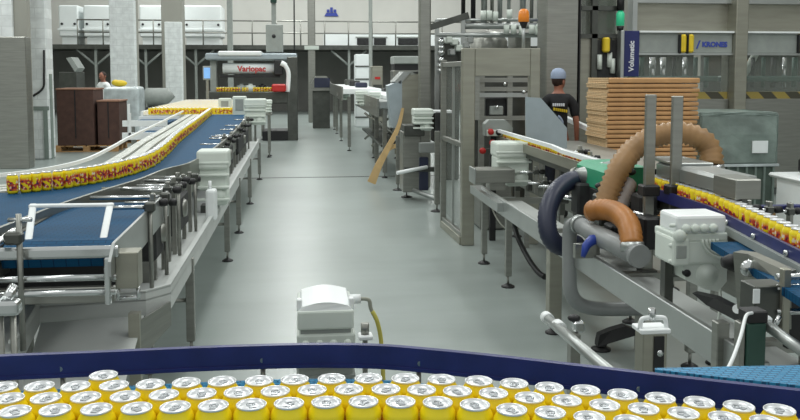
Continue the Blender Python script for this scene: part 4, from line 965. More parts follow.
p = A(574, 335, 2.9); MB().box(p.x - .018, p.x + .018, 2.88, 2.92, 0, p.z + .005).build('post', 'steel', t)
q = A(578, 326, 2.92); MB().obox(q, (.04, .04, .04), None, .006).build('clamp', 'chrome', t); MB().ball(A(574, 318, 2.94), .02, (1.2, 1, .7), 10).build('knob', 'black', t)
MB().box(p.x - .03, p.x + .03, 2.85, 2.95, 0, .012).build('base_plate', 'steel', t)
t = thing('guard_tube', 'pale grey guard tube running off from the dark green post', 'tube', tuple(A(760, 322, 2.62)))
MB().cyl(A(757, 318, 2.66), A(812, 358, 2.4), .019, n=14).build('tube', 'steel_light', t)
MB().obox(A(764, 321, 2.63), (.04, .05, .04), None, .008).build('clamp', 'bright_white', t)
mb = MB(); mb.cyl(A(774, 327, 2.6), A(780, 316, 2.6), .009, n=8); mb.build('handle', 'chrome', t)
p = A(812, 358, 2.4); MB().cyl((p.x, p.y, 0), p, .015, n=8).build('post', 'steel', t)

# ------------------------------------------------------------------ guard gate with glass door
gt = thing('guard_gate', 'tall steel guard gate with clear door and wide header panel', 'gate', (1.65, 8.2, 0))
def gx(u, Y=8.2): return A(u, 100, Y).x
zt = A(470, 48, 8.2).z
MB().box(gx(462.5), gx(475), 8.2, 8.3, 0, zt, .006).build('post', 'steel_warm', gt)
MB().box(gx(475), gx(530), 8.2, 8.26, A(500, 76, 8.2).z, zt, .004).build('header_panel', 'steel_warm', gt)
MB().box(gx(530), gx(540), 8.2, 8.3, 0, zt, .006).build('post', 'steel_warm', gt)
x0 = gx(444, 9.2)
MB().box(x0 - .03, x0 + .03, 9.2, 9.26, 0, A(447, 60, 9.2).z, .004).build('post', 'steel', gt)
p = A(453, 60, 8.7)
mb = MB(); mb.prism([(gx(463), 8.3, .16), (x0 + .03, 9.2, .16), (x0 + .03, 9.2, 1.8), (gx(463), 8.3, 1.8)], (.012, .006, 0)); mb.build('clear_panel', 'glass', gt)
for zz in (.1, 1.0, 1.8): flat_bar(MB(), (gx(464), 8.28, zz), (x0, 9.22, zz), .04, .05).build('frame_bar', 'steel', gt)
flat_bar(MB(), (gx(464), 8.28, .04), (x0, 9.22, .04), .06, .08).build('sill', 'steel_warm', gt)
for f in (.45,):
    q = Vector((gx(464), 8.28, 0)).lerp(Vector((x0, 9.22, 0)), f); MB().box(q.x - .012, q.x + .012, q.y - .012, q.y + .012, .06, 1.82).build('mullion', 'steel_light', gt)
MB().box(gx(474), gx(480), 8.22, 8.3, A(500, 120, 8.2).z, A(500, 76, 8.2).z).build('jamb', 'steel', gt)
p = A(519, 48, 8.4); bc = thing('beacon', 'amber beacon lamp on a thin pole above the gate header', 'beacon', (p.x, 8.25, p.z))
MB().cyl((p.x, 8.23, zt - .002), (p.x, 8.23, A(519, 25, 8.23).z), .018, n=10).build('pole', 'steel_light', bc)
zl = A(519, 24, 8.23).z
MB().lathe((p.x, 8.23, zl - .02), [(0, -.02), (.02, -.02), (.04, .03), (.045, .04), (0, .04)], 16).build('socket', 'black', bc)
MB().lathe((p.x, 8.23, zl + .02), [(0, 0), (.052, 0), (.055, .05), (.05, .1), (.03, .125), (0, .13)], 18).build('lens', 'amber', bc)
# inner machine behind the gate
im = thing('capping_machine', 'dark framed machine seen under the gate header', 'machine', (2.2, 9.6, 0))
Y = 9.6
a, b = A(478, 76, Y), A(535, 120, Y)
MB().box(a.x, b.x, Y + .3, Y + 1.0, 0, a.z + .1, .02).build('cabinet', 'steel_dark', im)
for u in (482, 510, 533): p = A(u, 100, Y); MB().box(p.x - .03, p.x + .03, Y, Y + .06, 0, a.z).build('upright', 'steel', im)
for v in (80, 89, 95, 118): p = A(500, v, Y); MB().box(a.x, b.x, Y - .03, Y + .03, p.z - .025, p.z + .025).build('crossbar', 'steel' if v != 95 else 'steel_light', im)
a2, b2 = A(487, 98, Y), A(508, 118, Y); MB().box(a2.x, b2.x, Y + .05, Y + .3, b2.z, a2.z, .01).build('window_box', 'dark', im)
a2, b2 = A(490, 106, Y), A(503, 115, Y); MB().box(a2.x, b2.x, Y - .02, Y + .06, b2.z, a2.z, .01).build('drive', 'grey_paint', im)
for u, v in ((505, 84), (534, 83), (531, 101), (497, 107), (524, 92)): MB().ball(A(u, v, Y - .05), .022, n=10).build('valve', 'chrome', im)
MB().box(A(470, 200, Y).x, A(500, 200, Y).x, Y - .6, Y + .3, 0, .55, .02).build('plinth', 'steel', im)
# control head
t = thing('control_box', 'grey chamfered control head with red and black buttons behind the white gear unit', 'control box', tuple(A(499, 140, 8.4)))
q = [A(485, 124, 8.4), A(489, 120, 8.4), A(506, 120, 8.4), A(513, 128, 8.4), A(512, 136, 8.4), A(485, 136, 8.4)]
mb = MB(); mb.prism([tuple(v) for v in q], (0, .12, 0)); mb.build('housing', 'grey_paint', t)
a, b = A(487, 130, 8.38), A(502, 136, 8.38); MB().box(a.x, b.x, 8.37, 8.4, b.z, a.z, .004).build('button_plate', 'white', t)
for u, v, m_ in ((491, 132, 'red'), (499, 132.5, 'black'), (493, 143, 'red'), (483, 151, 'red')): MB().lathe((A(u, v, 8.36).x, 8.36, A(u, v, 8.36).z), [(0, -.01), (.03, -.01), (.034, .03)], 10, 'y').build('button', m_, t)
p = A(494, 145, 8.4); MB().box(p.x - .03, p.x + .03, 8.42, 8.48, 0.0, p.z + .1).build('post', 'black', t)
MB().box(A(481, 151, 8.4).x, A(494, 151, 8.4).x, 8.38, 8.44, A(480, 153, 8.4).z, A(480, 149, 8.4).z).build('arm', 'steel_dark', t)
# blue grey chamfered panel
t = thing('machine_guard', 'pale blue-grey guard panel with cut corner in front of the worker', 'panel', (A(548, 150, 8.0).x, 8.0, 0))
q = [A(526, 97, 8.0), A(541, 98, 8.0), A(567, 128, 8.0), A(567, 158, 8.0), A(526, 158, 8.0)]
mb = MB(); mb.prism([tuple(v) for v in q], (0, .03, 0)); mb.build('sheet', 'panel_grey', t)
for u in (529, 564): p = A(u, 150, 8.0); MB().box(p.x - .02, p.x + .02, 8.03, 8.07, 0, p.z + .1).build('post', 'steel', t)
# second white gear unit with bracket box below
a, b = A(497.5, 143, 7.4), A(531, 187, 7.4)
white_gear_unit('white gear unit beside the gate above the grey bracket box', a.x, b.x, 7.4, 7.7, b.z, a.z)
t = thing('bracket_box', 'grey rectangular steel bracket box poking out below the white gear unit', 'bracket', (1.75, 7.2, .69))
a, b = A(476, 170, 7.15), A(515, 183, 7.15); MB().box(a.x, b.x, 7.15, 7.4, b.z, a.z, .005).build('beam', 'steel', t)
MB().box(a.x - .012, a.x + .002, 7.15, 7.4, b.z - .01, a.z + .01, .004).build('end_plate', 'steel_light', t)
MB().box((a.x + b.x) / 2 - .04, (a.x + b.x) / 2 + .1, 7.2, 7.35, .69, b.z).build('upright', 'steel', t)
for u, v, Yq in ((557, 186, 6.2), (545, 183, 6.6), (536, 172, 7.0), (556, 152, 7.2), (580, 152, 6.3), (590, 158, 6.1)):
    p = A(u, v, Yq)
    clamp_post({557: 'steel guide clamp beside the dark blue hose top', 545: 'steel guide clamp on the can lane, second from the dark blue hose', 536: 'steel guide clamp on the can lane touching the white gear unit', 556: 'black knobbed clamp behind the white rail in front of the guard panel', 580: 'black knobbed clamp behind the white rail near the coupling', 590: 'black knobbed clamp directly above the pale coupling'}[u], p.x, Yq, .69 if v > 160 else .99, p.z + .05, .14 if v > 160 else .05, 'can lane clamps')
mb = MB(); mb.sweep(spl([A(487, 193, 7.7), A(495, 215, 7.5), A(505, 228, 7.3), A(516, 230, 7.2), A(524, 222, 7.1)], 6), .008, 8)
solo(mb, 'cable', 'cable_grey', 'thin grey cable looping beneath the end of the can lane', 'cable', tuple(A(505, 228, 7.3)))
mb = MB(); mb.sweep(spl([A(510, 208, 6.9), A(517, 235, 6.6), A(528, 258, 6.3), A(538, 272, 6.1), A(545, 277, 6.0)], 6), .022, 8)
solo(mb, 'cable', 'black', 'thick black cable sagging under the grey beam to the wide leg', 'cable', tuple(A(528, 258, 6.3)))
t = thing('slope_cover', 'flat grey cover sheet between the worker and the carton bundles', 'cover', (2.75, 7.5, 0))
MB().box(2.42, 2.98, 6.1, 8.9, .93, .98, .005).build('sheet', 'steel', t)
for x, y in ((2.5, 6.3), (2.9, 6.3), (2.5, 8.7), (2.9, 8.7)): leg(t, x, y, .93)
t = thing('rail_bar', 'white rail passing behind the worker to the cartons', 'rail', (3.3, 10, 0))
flat_bar(MB(), A(563, 117, 10.6), A(596, 132, 9.3), .05, .06).build('bar', 'bright_white', t)
for u, v, Yq in ((565, 118, 10.5), (592, 130, 9.5)): p = A(u, v, Yq); leg(t, p.x, Yq, p.z)

# ------------------------------------------------------------------ angled hood, tan chute and outfeed drive in mid aisle
t = thing('angled_hood', 'steel hood with slanted top beside the tall grey column', 'hood', (1.6, 13, 0))
Y = 12.9
mb = MB(); q = [A(388, 86, Y), A(402, 80, Y), A(402, 108, Y), A(396, 128, Y), A(392, 128, Y)]; mb.prism([tuple(v) for v in q], (.02, .6, 0)); mb.build('side_panel', 'panel_grey', t)
mb = MB(); q = [A(402, 82, Y), A(411, 72, Y), A(418, 72, Y), A(418, 130, Y), A(402, 130, Y)]; mb.prism([tuple(v) for v in q], (0, .6, 0)); mb.build('front_panel', 'steel_warm', t)
mb = MB(); q = [A(394, 82, Y), A(404, 71.5, Y), A(418, 71.5, Y), A(418, 74, Y), A(411, 75, Y), A(402, 84, Y)]; mb.prism([tuple(v) for v in q], (0, .62, 0)); mb.build('top_panel', 'steel_light', t)
a, b = A(404, 130, Y), A(417, 130, Y); MB().box(a.x, b.x, Y + .1, Y + .5, 0, a.z, .01).build('pedestal', 'steel', t)
t = thing('paper_strip', 'tan paper strip sweeping from the slanted hood to the floor', 'strip', tuple(A(371, 183, 12.6)))
def strip(mb, pts, w, th=.006):
    P = spl(pts, 5)
    Lr = [(p, w[0] + (w[1] - w[0]) * i / (len(P) - 1)) for i, p in enumerate(P)]
    rows = []
    for i, (p, ww) in enumerate(Lr):
        d = (P[min(i + 1, len(P) - 1)] - P[max(i - 1, 0)]).normalized(); n = Vector((d.z, 0, -d.x)).normalized()
        rows.append([mb.bm.verts.new(q) for q in (p - n * ww, p + n * ww, p + n * ww + Vector((0, th, 0)), p - n * ww + Vector((0, th, 0)))])
    for a_, b_ in zip(rows, rows[1:]):
        for k in range(4): mb.bm.faces.new((a_[k], a_[(k + 1) % 4], b_[(k + 1) % 4], b_[k]))
    mb.bm.faces.new(rows[0][::-1]); mb.bm.faces.new(rows[-1]); return mb
strip(MB(), [A(403, 108, 12.8), A(398, 128, 12.75), A(388, 148, 12.7), A(379, 165, 12.65), A(371.5, 183, 12.6)], (.02, .065), .03).build('sheet', 'tan', t)
strip(MB(), [A(383, 160, 12.7), A(388, 150, 12.72), A(396, 146, 12.75), A(404, 147, 12.8)], (.03, .03), .03).build('loop', 'tan', t)
od = thing('outfeed_drive', 'steel outfeed drive on adjustable feet between column and glass gate', 'machine', (1.7, 11, 0))
Y = 11.2
a, b = A(403, 132, Y), A(421, 192, Y); MB().box(a.x, b.x, Y, Y + .4, .12, a.z, .01).build('body', 'steel', od)
a, b = A(418, 142, Y), A(448, 158, 10.4); MB().box(a.x, b.x + .1, Y - .1, Y - .02, b.z, a.z, .01).build('arm', 'steel_light', od)
a, b = A(434, 112, Y), A(446, 142, Y); MB().box(a.x, b.x, Y - .1, Y + .3, b.z, a.z, .01).build('drive_box', 'dark', od)
a, b = A(404, 125, Y), A(424, 136, Y); MB().box(a.x, b.x, Y - .06, Y + .3, b.z, a.z, .01).build('bracket', 'steel_dark', od)
a, b = A(419, 157, Y), A(428, 190, Y); MB().box(a.x, b.x, Y - .05, Y + .1, b.z, a.z, .01).build('cover', 'navy_hose', od)
MB().cyl(A(397, 173, Y - .3), A(427, 167, Y - .1), .025, n=10).build('rod', 'bright_white', od)
MB().cyl(A(413, 190, Y), A(442, 201, Y - .3), .03, n=8).build('brace', 'steel_light', od)
for (u, Yf) in ((406.5, 11.58), (437, 10.32), (398, 12.3)): p = A(u, 200, Yf); leg(od, p.x, Yf, .8 if u != 437 else 1.0, .06, 'steel', .08)
MB().box(A(404, 190, Y).x, A(448, 190, Y).x, Y - .05, Y + .05, .4, .46).build('crossbar', 'steel_dark', od)
a, b = A(414, 109, Y - .1), A(433.5, 131, Y - .1); t = white_gear_unit('white gear unit on the outfeed drive between column and glass gate', a.x, b.x, Y - .1, Y + .2, b.z, a.z)
MB().box(b.x, b.x + .25, Y - .08, Y + .1, a.z - .06, a.z - .02, .006).build('arm_plate', 'bright_white', t)

# ------------------------------------------------------------------ piping platform above the gate
pf = thing('piping_platform', 'raised platform of steel pipes and valves behind the guard gate', 'platform', (2.4, 13, 0))
Y = 13.2
def px(u, v=20): return A(u, v, Y)
for v, u0, u1, r in ((20, 436, 552, .025), (35, 436, 552, .04), (26, 465, 552, .05)):
    MB().cyl(px(u0, v), px(u1, v), r, n=8).build('rail', 'steel_light', pf)
flat_bar(MB(), px(428, 28), px(466, 16), .08, .1).build('slanted_beam', 'steel_dark', pf)
for u, m_, r in ((465, 'black', .035), (475, 'black', .04), (486, 'steel_light', .05), (494, 'steel', .03), (502, 'steel_light', .04), (511, 'steel_light', .03), (525, 'steel_light', .05), (534, 'steel', .03), (542, 'steel_light', .04)):
    p = px(u, 18); MB().cyl((p.x, Y + .15, p.z - .1), (p.x, Y + .15, 5), r, n=10).build('riser_pipe', m_, pf)
for u, v in ((482, 15), (488, 15), (494, 16), (505, 29), (512, 29), (530, 29), (536, 30), (508, 14), (520, 30)): p = px(u, v); MB().cyl((p.x, Y - .1, p.z - .08), (p.x, Y - .1, p.z + .06), .045, n=10).build('valve', 'white', pf)
for u in (437, 463, 552): p = px(u, 20); MB().box(p.x - .03, p.x + .03, Y - .03, Y + .03, 0, p.z).build('post', 'steel_light', pf)
for v in (42, 48, 53, 60, 66, 71): p = px(440.5, v); MB().ball((p.x, Y - .1, p.z), .05, n=8).build('valve', 'chrome', pf)
p = px(440, 40); MB().cyl((p.x + .02, Y - .06, 0), (p.x + .02, Y - .06, px(440, 38).z), .03, n=8).build('riser_pipe', 'black', pf)
a, b = px(478, 30), px(516, 50); MB().lathe(((a.x + b.x) / 2, Y + .6, .6), [(0, 0), ((b.x - a.x) / 2, 0), ((b.x - a.x) / 2, a.z - .75), ((b.x - a.x) / 3, a.z - .6), (0, a.z - .58)], 24).build('drum', 'steel', pf)
a, b = px(443, 40), px(462, 70); MB().box(a.x, b.x, Y + .2, Y + .8, 0, a.z, .02).build('cabinet', 'steel_dark', pf)
for u, v in ((449, 40), (455, 42), (459, 48), (452, 52), (466, 45), (470, 40)): p = px(u, v); MB().box(p.x - .05, p.x + .05, Y - .05, Y + .15, p.z - .05, p.z + .05, .015).build('valve', 'white' if u % 2 else 'steel_light', pf)
a, b = px(541, 18), px(552, 24); MB().box(a.x, b.x, Y - .1, Y, b.z, a.z, .01).build('pump', 'blue_paint', pf)
for u, v in ((540, 27), (545, 31), (542, 46)): p = px(u, v); MB().ball((p.x, Y - .12, p.z), .08, (1.4, 1, .8), 10).build('valve', 'white', pf)
a, b = px(520, 33), px(536, 48); MB().box(a.x, b.x, Y + .3, Y + .8, 0, a.z, .02).build('cabinet', 'steel', pf)

# ------------------------------------------------------------------ filler block along the aisle's far side
fl = thing('filling_machine', 'large steel filling machine with windows, pale header and blue banner', 'machine', (5.2, 11.2, 0))
Y = 11.2
def fx(u, v=60): return A(u, v, Y)
MB().box(fx(541).x, fx(572).x, 10.95, 11.4, 0, 3.4, .01).build('corner_column', 'steel', fl)
MB().box(fx(573).x, fx(574.5).x, 10.95, 11.3, 0, 3.4).build('gap', 'black', fl)
MB().box(fx(574).x, fx(620).x, 11.25, 11.4, 0, fx(590, 37).z, .006).build('lower_panel', 'steel_warm', fl)
MB().box(fx(574).x, fx(618).x, 11.3, 11.34, fx(590, 37).z, 3.4).build('upper_window', 'glass_dark', fl)
for v in (36, 8): MB().box(fx(574).x, fx(620).x, 11.2, 11.3, fx(590, v).z - .03, fx(590, v).z + .03).build('frame_bar', 'steel_dark', fl)
for u in (594.5, 578): MB().box(fx(u).x - .04, fx(u).x + .04, 11.2, 11.28, .9 if u > 590 else 2.2, 3.4).build('frame_bar', 'steel_dark' if u > 590 else 'steel', fl)
a, b = fx(598, 40), fx(617, 73); MB().box(a.x, b.x, 11.2, 11.25, b.z - .6, a.z).build('lower_window', 'dark', fl)
for u, v in ((599, 62), (609, 60), (612, 66)): p = fx(u, v); MB().cyl((p.x, 11.18, p.z - .1), (p.x, 11.18, p.z + .1), .035, n=10).build('bottle_guide', 'white', fl)
p = fx(605, 45); MB().box(p.x - .05, p.x + .04, 11.1, 11.2, p.z - .1, p.z + .1, .02).build('door_lock', 'yellow', fl, 'yellow door lock'); MB().box(p.x + .02, p.x + .07, 11.12, 11.22, p.z - .11, p.z + .11, .01).build('lock_back', 'black', fl)
MB().box(fx(616.5).x, fx(620).x, 11.05, 11.2, 0, fx(618, 31).z, .006).build('post', 'steel_light', fl)
p = fx(618, 24); MB().lathe((p.x, 11.12, fx(618, 31).z), [(0, 0), (.04, 0), (.05, .06), (0, .06)], 14).build('lamp_socket', 'black', fl)
MB().lathe((p.x, 11.12, fx(618, 26).z), [(0, 0), (.055, 0), (.055, .16), (.03, .2), (0, .2)], 14).build('signal_lamp', 'green_lamp', fl, 'green signal lamp')
MB().lathe((p.x, 11.12, fx(618, 26).z + .2), [(0, 0), (.05, 0), (.05, .16), (.03, .2), (0, .2)], 14).build('signal_lamp', 'black', fl, 'unlit signal lamp')
a, b = fx(620.5, 31), fx(636.5, 75); bn = MB().box(a.x, b.x, 11.12, 11.16, b.z - .02, a.z, .003).build('banner', 'sign_blue', fl)
text('lettering', 'Volumetic', .1, 'text_white', bn, (fx(631, 72).x, 11.112, fx(632, 71.5).z), (PI / 2, -PI / 2, 0), .002, .003)
zl0, zl1 = fx(680, 53).z, fx(680, 33).z
for u0, u1 in ((636.5, 730), (741, 860)):
    a, b = fx(u0), fx(u1)
    MB().box(a.x, b.x, 11.15, 11.4, zl0, zl1, .006).build('header', 'grey_paint', fl)
    MB().box(a.x, b.x, 11.1, 11.42, zl1, zl1 + .025).build('header_lip', 'bright_white', fl)
    MB().box(a.x, b.x, 11.12, 11.16, zl0 - .03, zl0).build('header_edge', 'steel_light', fl)
    MB().box(a.x, b.x, 11.3, 11.36, zl1 + .03, 3.4).build('upper_window', 'steel_warm', fl)
    MB().box(a.x, b.x, 11.2, 11.3, fx(680, 3).z, fx(680, 0).z + .1).build('frame_bar', 'steel_light', fl)
    MB().box(a.x, b.x, 12.3, 12.4, 0, zl0).build('back_panel', 'steel_dark', fl)
    MB().box(a.x, b.x, 11.25, 11.4, fx(700, 99).z, fx(700, 92).z).build('hazard_strip', 'hazard', fl)
    MB().box(a.x, b.x, 11.2, 11.45, .1, fx(700, 99).z, .01).build('base_panel', 'steel', fl)
    MB().box(a.x, b.x, 11.22, 11.25, fx(700, 92).z, zl0 - .03).build('clear_door', 'glass', fl)
    n = int((b.x - a.x) / .16)
    for k in range(n):
        x = a.x + .08 + k * .16; random.random()
        MB().cyl((x, 11.6, fx(700, 88).z), (x, 11.6, zl0 - .05), .028 + .02 * random.random(), n=8).build('filling_valve', random.choice(['steel_light', 'dark', 'dark_green', 'chrome']), fl)
    MB().box(a.x, b.x, 11.5, 11.9, fx(700, 82).z, fx(700, 76).z, .02).build('carousel_ring', 'dark_green', fl)
MB().box(fx(730).x, fx(742).x, 11.05, 11.45, 0, 3.4, .01).build('corner_column', 'steel_warm', fl)
MB().box(fx(632).x, fx(636.5).x, 11.2, 11.4, zl1, 3.4).build('frame_bar', 'steel_light', fl)
for u in (680, 687.5, 798): p = fx(u, 43.5); MB().box(p.x - .035, p.x + .035, 11.06, 11.15, p.z - .13, p.z + .12, .02).build('door_lock', 'yellow', fl, 'yellow door lock'); MB().box(p.x - .055, p.x - .03, 11.08, 11.15, p.z - .14, p.z + .12, .01).build('lock_back', 'black', fl)
text('lettering', 'KRONES', .095, 'text_blue', fl, (fx(700, 50).x, 11.142, fx(701, 46.8).z), (PI / 2, 0, 0), .002, .004)
p = fx(696.5, 45); MB().prism([(p.x - .03, 11.148, p.z - .05), (p.x - .01, 11.148, p.z - .05), (p.x + .03, 11.148, p.z + .06), (p.x + .01, 11.148, p.z + .06)], (0, -.006, 0)).build('emblem', 'text_blue', fl)
p = fx(763, 70); MB().box(p.x - .12, p.x + .12, 11.8, 12.0, p.z - .2, p.z + .18, .03).build('infeed_screw', 'carton', fl, 'tan infeed block'); p = fx(770, 65); MB().obox((p.x, 11.75, p.z), (.1, .06, .55), Euler((0, .5, 0)).to_matrix(), .02).build('guide_arm', 'white', fl)

# ------------------------------------------------------------------ carton bundles on their pallet
pv = A(607, 150, 8.4); pw_ = A(698, 150, 8.4)
cw = pw_.x - pv.x
ang = -.02
bx0 = pv.x
bcx, bcy = (pv.x + pw_.x) / 2, 8.72
pallet('wooden pallet under the tan carton bundles', bcx, bcy, cw + .05, .7)
z = .14; ztop = A(650, 79, 8.41).z; n = 32; hh = (ztop - z) / n
for k in range(n):
    h_ = hh * (1.0 if k < n - 1 else 1.3)
    jx, jy = random.uniform(-.012, .012), random.uniform(-.012, .012)
    last = k == n - 1
    lab = 'top tan carton bundle of the tall pile, thicker than the rest' if last else 'tan flat carton bundle in the tall pile behind the grey poles'
    t = thing('carton_bundle', lab, 'carton bundle', (bcx + jx, bcy + jy, z), 'bundles in the tan carton pile')
    m_ = MB(); sk = .025 * (1 if k % 2 else -1) * random.random()
    m_.box(bcx + jx - cw / 2, bcx + jx + cw / 2, bcy - .31, bcy + .31, z + .004, z + h_ - .004, .012, 2); m_.build('blanks', 'carton', t)
    for s in range(3):
        zz = z + h_ * (s + .5) / 3
        MB().box(bcx + jx - cw / 2 - .014 + .01 * random.random(), bcx + jx - cw / 2 + .002, bcy - .3, bcy + .3, zz - h_ * .13, zz + h_ * .13).build('flap_edge', 'carton_edge', t)
    z += h_
# film wrapped crates
a, b = A(699, 113, 9.0), A(777, 196, 9.0)
t = thing('wrapped_load', 'tall film wrapped grey load with square white label', 'wrapped load', ((a.x + b.x) / 2, 9.5, .15))
zm = A(740, 165, 9.0).z
m_ = MB(); m_.box(a.x, b.x, 9.0, 9.95, zm - .01, a.z, .04, 3); bmesh.ops.subdivide_edges(m_.bm, edges=m_.bm.edges[:], cuts=4, use_grid_fill=True)
for v in m_.bm.verts: v.co += Vector((random.uniform(-.008, .008), random.uniform(-.008, .008), random.uniform(-.01, .01)))
m_.build('film_cover', 'film', t)
MB().box(a.x + .02, b.x - .02, 9.02, 9.93, .15, zm, .01).build('crate_block', 'crate', t)
for k in range(9): x = a.x + .05 + k * (b.x - a.x - .1) / 8; MB().box(x - .012, x + .012, 9.0, 9.02, .15, zm - .01).build('crate_rib', 'film', t)
MB().box(a.x - .006, b.x + .006, 8.985, 9.96, zm - .02, zm + .01, .004).build('film_edge', 'film_clear', t)
q0, q1 = A(753, 141, 8.98), A(768, 153, 8.98); MB().box(q0.x, q1.x, 8.985, 9.0, q1.z, q0.z).build('label', 'tank', t)
pallet('wooden pallet under the film wrapped grey load', (a.x + b.x) / 2, 9.48, b.x - a.x, .95, .15)
# pale counter and machine base past the wrapped load
t = thing('white_counter', 'low white steel counter past the film wrapped load', 'counter', (5.5, 8.6, 0))
a = A(776, 186, 7.5); MB().box(a.x + .55, a.x + 2.0, 7.4, 8.6, .6, a.z, .02).build('top', 'bright_white', t)
MB().box(a.x + .6, a.x + 1.95, 7.5, 8.5, 0, .6).build('cabinet', 'tank', t)
t = thing('black_tray', 'black tray of parts on the white counter', 'tray', (5.0, 8.2, .75)); a2 = A(776, 186, 7.5)
MB().box(a2.x + .75, a2.x + 1.4, 8.0, 8.4, a2.z, A(780, 160, 8.0).z, .04).build('body', 'black', t); MB().cyl((a2.x + .85, 8.1, A(780, 160, 8.0).z - .01), (a2.x + 1.3, 8.2, A(780, 157, 8.0).z), .05, n=10).build('roller', 'dark', t)
for k in range(4):
    p = A(727 + k * 21, 205 + k * 1.5, 4.6); clamp_post('small chrome post on the navy rail line under the white counter', p.x, 4.6, .6, p.z + .04, .05, 'chrome posts along the navy rail')
bm_ = thing('navy_rail', 'long navy rail on posts in front of the white counter', 'rail', (3.2, 4.6, 0))
mb = MB(); mb.box(2.3, 3.6, 4.62, 4.66, A(780, 212, 4.6).z - .0, A(780, 206, 4.6).z, .004); mb.build('rail', 'navy', bm_)
for x in (2.4, 3.5): leg(bm_, x, 4.64, A(780, 211, 4.6).z)

# ------------------------------------------------------------------ people
def skin_mesh(name, verts, edges, root, m, parent, sub=2):
    me = bpy.data.meshes.new(name); me.from_pydata([v[:3] for v in verts], edges, [])
    o = bpy.data.objects.new(name, me); COL.objects.link(o)
    sk = o.modifiers.new('skin', 'SKIN'); sk.use_smooth_shade = True; sk.branch_smoothing = .4
    for i, v in enumerate(verts):
        r = v[3]; me.skin_vertices[0].data[i].radius = r if isinstance(r, tuple) else (r, r)
    me.skin_vertices[0].data[root].use_root = True
    ss = o.modifiers.new('sub', 'SUBSURF'); ss.levels = sub; ss.render_levels = sub
    dg = bpy.context.evaluated_depsgraph_get(); m2 = bpy.data.meshes.new_from_object(o.evaluated_get(dg))
    bpy.data.objects.remove(o); m2.materials.clear(); m2.materials.append(MATS[m])
    for f in m2.polygons: f.use_smooth = True
    o = bpy.data.objects.new(name, m2); COL.objects.link(o); o.parent = parent; return o
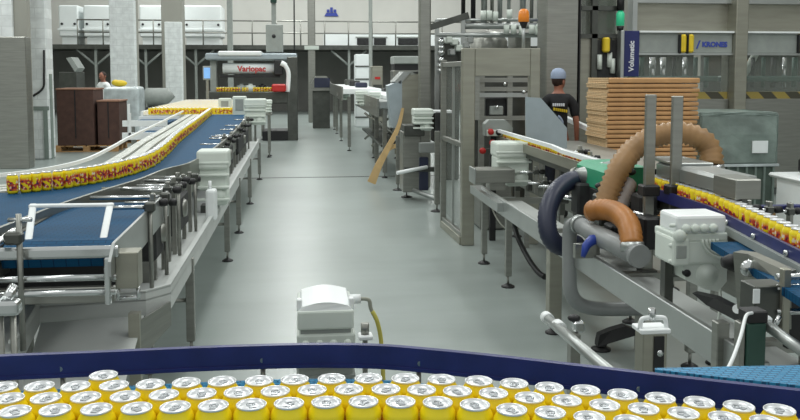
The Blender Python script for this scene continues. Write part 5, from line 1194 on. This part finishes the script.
def person(label, loc, rz, head_turn, shirt, cap, sc=1.0):
    t = thing('person', label, 'person', loc)
    V = [(0, 0, .98, .12), (0, 0, 1.14, .115), (0, 0, 1.32, .135), (0, .0, 1.45, .075), (0, .01, 1.53, .05), (0, .02, 1.60, .078), (0, .025, 1.68, .085), (0, .02, 1.745, .055)]
    E = [(i, i + 1) for i in range(7)]
    for s in (-1, 1):
        k = len(V); V += [(s * .12, 0, 1.42, .075), (s * .20, 0, 1.38, .058), (s * .245, -.03, 1.14, .043), (s * .262, .03, .92, .03), (s * .265, .045, .86, .03)]
        E += [(3, k), (k, k + 1), (k + 1, k + 2), (k + 2, k + 3), (k + 3, k + 4)]
        h = k + 4
        for j, (dy, ln) in enumerate(((-.03, .07), (-.01, .085), (.01, .09), (.03, .08))):
            f = len(V); V += [(s * .267, .045 + dy, .82, .009), (s * .26, .05 + dy, .82 - ln * .55, .008), (s * .25, .055 + dy, .82 - ln, .007)]; E += [(h, f), (f, f + 1), (f + 1, f + 2)]
        f = len(V); V += [(s * .255, .085, .855, .011), (s * .245, .1, .81, .009)]; E += [(h, f), (f, f + 1)]
        k = len(V); V += [(s * .095, 0, .9, .095), (s * .1, .01, .5, .06), (s * .1, -.02, .1, .042), (s * .105, .06, .05, .04), (s * .107, .13, .04, .03)]
        E += [(0, k), (k, k + 1), (k + 1, k + 2), (k + 2, k + 3), (k + 3, k + 4)]
    skin_mesh('body', V, E, 0, 'skin', t, 1)
    V = [(0, 0, .93, .145), (0, 0, 1.12, .135), (0, 0, 1.32, .155), (0, 0, 1.44, .085), (0, .005, 1.49, .062)]; E = [(0, 1), (1, 2), (2, 3), (3, 4)]
    for s in (-1, 1):
        k = len(V); V += [(s * .12, 0, 1.425, .09), (s * .205, 0, 1.37, .075), (s * .235, -.015, 1.2, .066)]; E += [(3, k), (k, k + 1), (k + 1, k + 2)]
    sh = skin_mesh('shirt', V, E, 0, shirt, t)
    V = [(0, 0, 1.0, .135), (0, 0, .92, .13)]; E = [(0, 1)]
    for s in (-1, 1):
        k = len(V); V += [(s * .098, 0, .84, .098), (s * .102, .01, .5, .073), (s * .102, -.015, .1, .062)]; E += [(1, k), (k, k + 1), (k + 1, k + 2)]
    skin_mesh('trousers', V, E, 0, 'trousers', t)
    for s in (-1, 1):
        m_ = MB(); m_.sweep([(s * .102, -.08, .045), (s * .103, -.03, .06), (s * .105, .06, .05), (s * .107, .16, .035), (s * .107, .2, .03)], [.035, .046, .045, .035, .02], 12); o = m_.build('shoe', 'black', None); o.parent = t
    R = Matrix.Translation((0, .022, 0)) @ Matrix.Rotation(head_turn, 4, 'Z') @ Matrix.Translation((0, -.022, 0))
    def headpart(m_, nm, mt):
        bmesh.ops.transform(m_.bm, matrix=R, verts=m_.bm.verts[:]); o = m_.build(nm, mt, None); o.parent = t; return o
    hm = MB(); hm.ball((0, .012, 1.665), .1, (.86, 1.0, 1.02), 16); headpart(hm, 'hair', 'hair')
    hm = MB(); hm.ball((0, .045, 1.64), .092, (.84, .95, 1.2), 16); hm.ball((0, .138, 1.625), .016, (.8, 1.2, 1.3), 8); hm.ball((0, .122, 1.585), .018, (1.4, .6, .4), 8)
    for s in (-1, 1): hm.ball((s * .083, .015, 1.63), .026, (.4, .8, 1.2), 8)
    headpart(hm, 'face', 'skin')
    for s in (-1, 1): hm = MB(); hm.ball((s * .034, .121, 1.652), .012, (1.2, .6, .7), 8); headpart(hm, 'eye', 'black')
    if cap:
        hm = MB(); hm.lathe((0, .015, 1.672), [(.104, 0), (.106, .03), (.1, .07), (.075, .105), (.04, .122), (0, .126)], 20); headpart(hm, 'cap', cap)
    t.rotation_euler = (0, 0, rz); t.scale = (sc, sc, sc); return t, sh
p = A(558.5, 100, 9.75)
pt_, sh = person('person in black T-shirt and blue-grey cap walking beyond the guard panel', (p.x, 9.75, 0), -.15, -.75, 'shirt', 'cap', .975)
pt_.scale = (.86, .92, .985)
for r_, (z_, n_, m_) in enumerate(((1.345, 6, 'text_white'), (1.295, 7, 'yellow'))):
    for k in range(n_):
        o = MB().box(-.1 + k * .028 + r_ * .01, -.1 + k * .028 + .015 + r_ * .01, -.178, -.12, z_ - .004 * k * r_, z_ + .034 - .004 * k * r_, .003).build('printed_letter', m_, None); o.parent = pt_
o = MB().sweep(spl([(-.03, -.158, 1.23), (.0, -.16, 1.21), (.03, -.16, 1.16), (.02, -.16, 1.1), (-.02, -.16, 1.07)], 4), .016, 8).build('printed_emblem', 'cap', None); o.parent = pt_
p = A(103.5, 80, 23.2)
person('person in white shirt standing behind the dark carton pile', (p.x, 23.2, 0), 2.4, .3, 'bright_white', None, 1.0)
